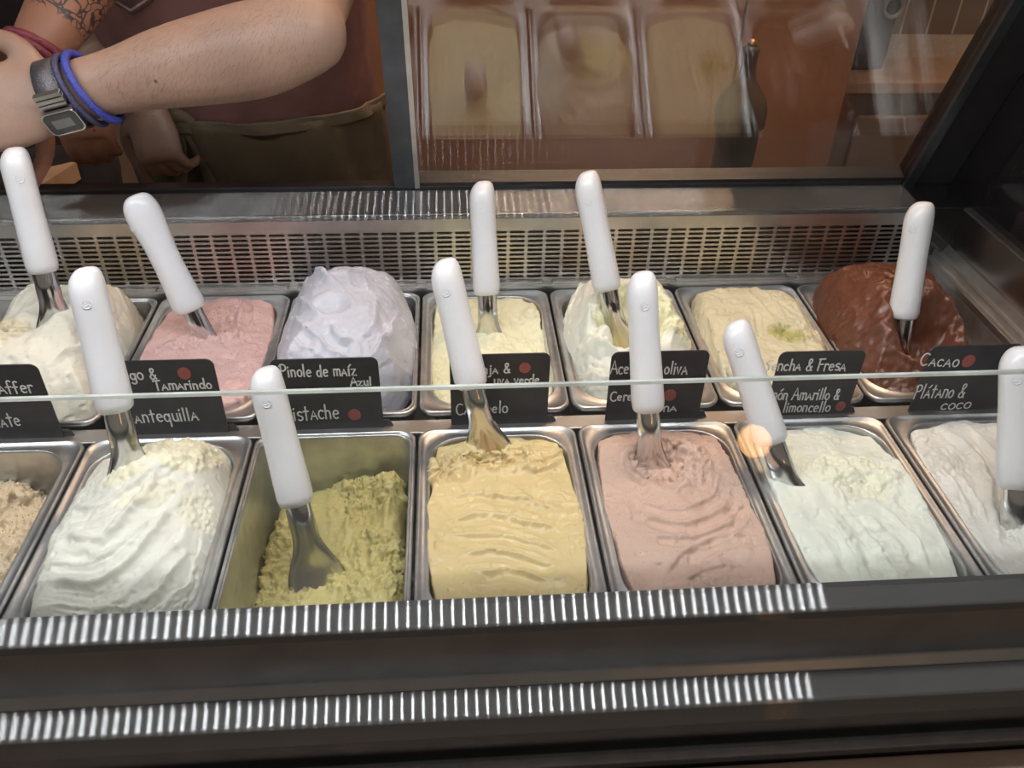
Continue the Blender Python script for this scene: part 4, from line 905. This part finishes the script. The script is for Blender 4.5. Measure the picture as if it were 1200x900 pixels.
# apron wrapped round the front of the hips, with waistband and hanging ties
def wrap(levels, a0, a1, infl, n=40, ripple=.004, seed=1):
    Pm = []
    C_ = curve([np.array(l[0]) for l in levels], 8); Rr = curve([np.array(l[1:3]) for l in levels], 8)
    for i in range(len(C_)):
        row = []
        for a_ in np.linspace(a0, a1, n):
            r_ = infl + ripple * math.sin(a_ * 9 + seed + i * .12) + .5 * ripple * math.sin(a_ * 21 + i * .3)
            row.append(C_[i] + np.array([math.cos(a_) * (Rr[i][0] + r_), math.sin(a_) * (Rr[i][1] + r_), 0]))
        Pm.append(row)
    return np.array(Pm)
def thick(name, Pm, t, material, parent):
    o = grid_obj(name, Pm, material, parent); md = o.modifiers.new('thickness', 'SOLIDIFY'); md.thickness = t; md.offset = 0; return o
ap_levels = [((-.27, 1.10, -.55), .215, .15), ((-.27, 1.10, -.25), .205, .145), ((-.27, 1.10, -.05), .20, .145), ((-.27, 1.085, .04), .202, .147), ((-.27, 1.065, .135), .197, .142)]
apn = thick('apron', wrap(ap_levels, math.radians(185), math.radians(352), .014), .003, 'apron', p1)
band = thick('waistband', wrap([((-.27, 1.068, .122), .199, .144), ((-.27, 1.063, .142), .197, .142)], math.radians(170), math.radians(368), .017, ripple=.004), .003, 'apron_band', apn)
kx = ony(205, 138, .92)
for dx, ln in ((-.02, .22), (.025, .17)):
    V, Fc = loft([(kx + np.array([dx * f_ * 2 + .008 * math.sin(f_ * 5), .005 * f_, -ln * f_]), (1, 0, 0), (0, 1, 0), .009, .002) for f_ in np.linspace(0, 1, 10)], 8); obj('apron_tie', V, Fc, 'apron_band', apn)
V, Fc = loft([(kx + np.array([x_, 0, .004 * math.cos(x_ * 90)]), (0, 1, 0), (0, 0, 1), .008, .012 - 9 * x_ * x_) for x_ in np.linspace(-.03, .03, 9)], 10); obj('apron_knot', V, Fc, 'apron_band', apn)
# shield shaped patch on the shirt
pc = ony(152, -4, .855); pu, pv, pn = np.array([1., -.1, 0]), np.array([0, .35, 1.]), np.array([-.1, -1, .35])
pv /= np.linalg.norm(pv); pn /= np.linalg.norm(pn)
def plate2(name, outl, material, lift, parent):
    V = [pc + pu * a + pv * b + pn * lift for a, b in outl] + [pc + pu * a + pv * b + pn * (lift - .002) for a, b in outl]; n_ = len(outl)
    return obj(name, V, [tuple(range(n_)), tuple(range(n_, 2 * n_))] + [(i, (i + 1) % n_, n_ + (i + 1) % n_, n_ + i) for i in range(n_)], material, parent, smooth_=False)
plate2('shirt_patch', [(-.03, .03), (.03, .03), (.03, -.004), (0, -.022), (-.03, -.004)], 'patch_dark', .002, p1)
plate2('patch_border', [(-.027, .027), (.027, .027), (.027, -.002), (0, -.018), (-.027, -.002)], 'patch', .0025, p1)
plate2('patch_field', [(-.024, .024), (.024, .024), (.024, -.001), (0, -.0150), (-.024, -.001)], 'patch_dark', .003, p1)

# fine hairs on the forearm
co1 = np.empty(len(p1.data.vertices) * 3, np.float32); p1.data.vertices.foreach_get('co', co1); co1 = co1.reshape(-1, 3)
no1 = np.empty(len(p1.data.vertices) * 3, np.float32); p1.data.vertices.foreach_get('normal', no1); no1 = no1.reshape(-1, 3)
axa = W1 - E1; tp1 = (co1 - E1) @ axa / (axa @ axa); dp1 = np.linalg.norm(co1 - E1 - tp1[:, None] * axa, axis=1)
idx = np.where((tp1 > -.1) & (tp1 < .86) & (dp1 < .065))[0]; rng = np.random.default_rng(4); idx = rng.choice(idx, min(2600, len(idx)), replace=False)
V = []; Fc = []
for i in idx:
    n_ = no1[i]; d_ = axa / np.linalg.norm(axa) * rng.uniform(.1, .6) + np.array([0, 0, -1.]) * rng.uniform(.5, 1) + rng.normal(0, .25, 3); d_ -= n_ * np.dot(d_, n_); d_ /= np.linalg.norm(d_)
    w_ = np.cross(n_, d_) * .00012; l_ = rng.uniform(.005, .011); p_ = co1[i] + rng.normal(0, .0015, 3) * (1 - np.abs(n_)); b = len(V)
    V += [p_ - w_, p_ + w_, p_ + d_ * l_ * .55 + n_ * .0009 + w_ * .8, p_ + d_ * l_ * .55 + n_ * .0009 - w_ * .8, p_ + d_ * l_ + n_ * .0008]; Fc += [(b, b + 1, b + 2, b + 3), (b + 3, b + 2, b + 4)]
ah = obj('arm_hair', V, Fc, 'arm_hair', p1); ah['kind'] = 'stuff'

# --- person with the tattooed forearm
W2 = ony(38, 70, .690); E2 = ony(125, -75, .82); S2 = np.array([-.60, 1.07, .52])
spine2 = [((-.80, 1.30, -.10), .18, .12), ((-.80, 1.30, .10), .175, .12), ((-.79, 1.26, .30), .185, .12), ((-.78, 1.22, .45), .18, .10), ((-.775, 1.20, .53), .11, .075), ((-.77, 1.19, .58), .055, .058), ((-.77, 1.18, .64), .053, .058)]
S2b = np.array([-.95, 1.22, .48]); E2b = np.array([-.86, 1.08, .22]); W2b = ony(84, 84, .845)
body2 = [stack(spine2), tube([S2 + np.array([-.06, .02, -.02]), S2, E2], [.058, .056, .046]), tube([E2, E2 * .68 + W2 * .32, E2 * .35 + W2 * .65, W2], [.044, (.043, .043), (.037, .037), (.027, .030)]),
         tube([S2b + np.array([.06, .02, -.01]), S2b, E2b], [.058, .056, .044]), tube([E2b, E2b * .6 + W2b * .4, W2b], [.043, .040, .027])]
body2 += hand(W2, np.array([-.75, -.30, -.55]), np.array([-.1, -.75, .65]), 1.0, .5, -1)
body2 += hand(W2b, np.array([.05, -.25, -.95]), np.array([.1, -.95, .25]), .92, .5, 1)
body2 += head((-.77, 1.15, .77), (.35, -.9, -.3))
for sx in (-1, 1): body2.append(tube([(-.80 + sx * .09, 1.30, -.08), (-.80 + sx * .10, 1.31, -.45), (-.80 + sx * .10, 1.32, FLOOR + .06)], [.086, .063, .042]))
for sx in (-1, 1): body2.append(tube([(-.80 + sx * .10, 1.34, FLOOR + .045), (-.80 + sx * .11, 1.21, FLOOR + .032)], [.040, .030]))
p2 = remesh('person', body2, .0048, 'skin2', 5)
tag(p2, 'person in a black shirt with a tattooed forearm and red bracelets', 'person')
co = np.empty(len(p2.data.vertices) * 3, np.float32); p2.data.vertices.foreach_get('co', co); co = co.reshape(-1, 3)
ax_ = E2 - W2; tpos = (co - W2) @ ax_ / (ax_ @ ax_); dper = np.linalg.norm(co - W2 - tpos[:, None] * ax_, axis=1)
at_ = p2.data.attributes.new('tattoo', 'FLOAT', 'POINT'); at_.data.foreach_set('value', (smooth(.26, .30, tpos) * (dper < .09)).astype(np.float32))
sh2 = remesh('shirt', [stack([(c, rx + .012, ry + .012) for c, rx, ry in spine2[:5]]), tube([S2 + np.array([-.06, .02, -.02]), S2, S2 * .6 + E2 * .4], [.072, .070, .062]), tube([S2b + np.array([.06, .02, -.01]), S2b, S2b * .55 + E2b * .45], [.072, .070, .060])], .009, 'shirt2', 4); sh2.parent = p2
obj('hair', *hair((-.77, 1.15, .77), (.35, -.9, -.3)), 'hair', p2)
tr2 = remesh('trousers', [stack([(spine2[0][0], .194, .134), ((-.80, 1.30, .0), .19, .134)])] + [tube([(-.80 + sx * .09, 1.30, -.08), (-.80 + sx * .10, 1.31, -.45), (-.80 + sx * .10, 1.32, FLOOR + .09)], [.100, .078, .060]) for sx in (-1, 1)], .010, 'trousers', 3); tr2.parent = p2

# --- watch and bracelets
M['watch_steel'] = simple('watch_steel', (.55, .54, .53, 1), .22, 1, noise=(60, .05)); M['mesh_band'] = simple('watch_mesh_band', (.16, .15, .16, 1), .45, .8, noise=(900, .6), bump=(900, .8, .001))
M['watch_face'] = simple('watch_glass', (.03, .03, .035, 1), .08, noise=(20, .1)); M['lcd'] = simple('watch_lcd', (.16, .16, .16, 1), .2, noise=(40, .1))
M['blue'] = simple('blue_cord', (.045, .06, .34, 1), .6, noise=(500, .35), bump=(500, .7, .001)); M['navy_cord'] = simple('navy_cord', (.05, .05, .11, 1), .6, noise=(500, .4), bump=(500, .7, .001))
M['maroon'] = simple('maroon_cord', (.20, .035, .05, 1), .5, noise=(400, .4), bump=(400, .7, .001))
ad1 = (W1 - E1) / np.linalg.norm(W1 - E1)
def ring_frame(ax, tilt=0):
    s_ = np.cross(ax, (0, 0, 1.)); s_ /= np.linalg.norm(s_); u_ = np.cross(s_, ax); c_, k_ = math.cos(tilt), math.sin(tilt)
    return s_, u_ * c_ + ax * k_
WR = W1 + ad1 * .020
ws, wu = ring_frame(ad1)
wa = thing('wristwatch', 'square digital wristwatch with steel case on a dark mesh band', 'watch', WR)
nS = 48; Pb = np.zeros((nS, 5, 3))
for i in range(nS):
    t_ = 2 * math.pi * i / nS; e_ = math.cos(t_) * ws * .0305 + math.sin(t_) * wu * .0365; o_ = e_ / np.linalg.norm(e_)
    for j, (a_, b_) in enumerate(((-.0135, .0), (-.0135, .0022), (.0135, .0022), (.0135, .0), (-.0135, .0))): Pb[i, j] = WR + e_ + o_ * b_ + ad1 * a_
keep_world(grid_obj('band', Pb, 'mesh_band', closed_u=True), wa)
wc = ony(74, 136, .6); d_ = wc - WR; d_ -= ad1 * np.dot(d_, ad1); 
# put the case on the band where the photo shows it: low on the camera side
vdir = CAM - WR; vdir -= ad1 * np.dot(vdir, ad1); vdir /= np.linalg.norm(vdir); dwn = np.cross(ad1, vdir); dwn = dwn if dwn[2] < 0 else -dwn
phi = math.radians(36); on = vdir * math.cos(phi) + dwn * math.sin(phi); tgv = -vdir * math.sin(phi) + dwn * math.cos(phi)
rw = ray(75, 139); cc0 = WR + on * .036; cc = CAM + rw * (np.dot(cc0 - CAM, rw) / np.dot(rw, rw))
def wplate(name, hw, hl, r, z0_, z1_, material, parent, shift=0, top=1.):
    V, o2 = [], rrect(hw, hl, r, 5)
    V = [cc + ad1 * a + tgv * (b + shift) + on * z0_ for a, b in o2] + [cc + ad1 * a * top + tgv * (b * top + shift) + on * z1_ for a, b in o2]; n_ = len(o2)
    return keep_world(obj(name, V, [tuple(range(n_)), tuple(range(n_, 2 * n_))] + [(i, (i + 1) % n_, n_ + (i + 1) % n_, n_ + i) for i in range(n_)], material, smooth_=False), parent)
wplate('case', .0195, .0150, .007, -.004, .0065, 'watch_steel', wa, top=.96); wplate('bezel_glass', .0172, .0125, .0055, .0064, .0072, 'watch_face', wa); wplate('lcd_window', .0105, .0055, .001, .0071, .0074, 'lcd', wa)
for k_ in range(3): wplate('band_link', .0145, .0024, .001, -.006, .0018 - .001 * k_, 'watch_steel', wa, shift=-.0185 - k_ * .0054)
for nm, mt, off, tl, lab in (('braided_bracelet', 'blue', .058, .26, 'bright blue braided cord bracelet on the pale forearm'), ('braided_bracelet', 'navy_cord', .045, .20, 'thin navy cord bracelet between the watch and the blue bracelet')):
    c_ = W1 - ad1 * (off - .045) ; s_, u_ = ring_frame(ad1, tl)
    tag(torus(nm, c_, s_, u_, .0335, .0385, .0032 if mt == 'blue' else .0026, mt, n=160, m=12, lump=.45), lab, 'bracelet', 'bracelets on the forearms')
ad2 = (W2 - E2) / np.linalg.norm(W2 - E2)
for k_ in range(2):
    s_, u_ = ring_frame(ad2, .1 * k_)
    tag(torus('braided_bracelet', W2 - ad2 * (.004 + .010 * k_), s_, u_, .0315 + .0008 * k_, .0345, .0034, 'maroon', n=160, m=12, lump=.5), ['dark red braided bracelet at the wrist of the tattooed arm', 'dark red braided bracelet higher on the tattooed arm, above its twin'][k_], 'bracelet', 'bracelets on the forearms')

# ================================================================== LAMPS OF THE ROOM
M['globe'] = emit('warm_globe', (1.0, .52, .20, 1), 14); M['kitchen_lamp'] = emit('warm_kitchen_panel', (1.0, .66, .42, 1), 36.0)
# globe wall lamp on the customers' side: seen mirrored in the front glass
hitp = onplane(885, 518, g0, gn); dr_ = ray(885, 518); rf = dr_ - 2 * np.dot(dr_, gn) * gn; rf /= np.linalg.norm(rf)
gcn = hitp + rf * 1.9
gl = thing('globe_lamp_offscreen', 'small warm globe lamp on a stand across the shop floor', 'lamp', (gcn[0], gcn[1], FLOOR))
keep_world(lathe('globe_offscreen', [(.008, -.048), (.03, -.038), (.045, -.016), (.048, 0), (.045, .016), (.03, .038), (.008, .048)], gcn, M['globe'], n=28), gl)
keep_world(lathe('pole', [(.012, FLOOR + .02), (.012, gcn[2] - .046)], (gcn[0], gcn[1], 0), 'black', n=14), gl)
keep_world(lathe('base', [(.12, FLOOR), (.12, FLOOR + .015), (.02, FLOOR + .022)], (gcn[0], gcn[1], 0), 'black', n=28), gl)
kl = thing('kitchen_ceiling_lamp_offscreen', 'flat warm ceiling lamp above the kitchen', 'lamp', (.55, 1.16, 1.75))
keep_world(box('housing', .10, 1.00, 1.02, 1.30, 1.765, 1.80, 'black'), kl)
keep_world(box('diffuser_offscreen', .12, .98, 1.03, 1.29, 1.75, 1.764, M['kitchen_lamp']), kl)
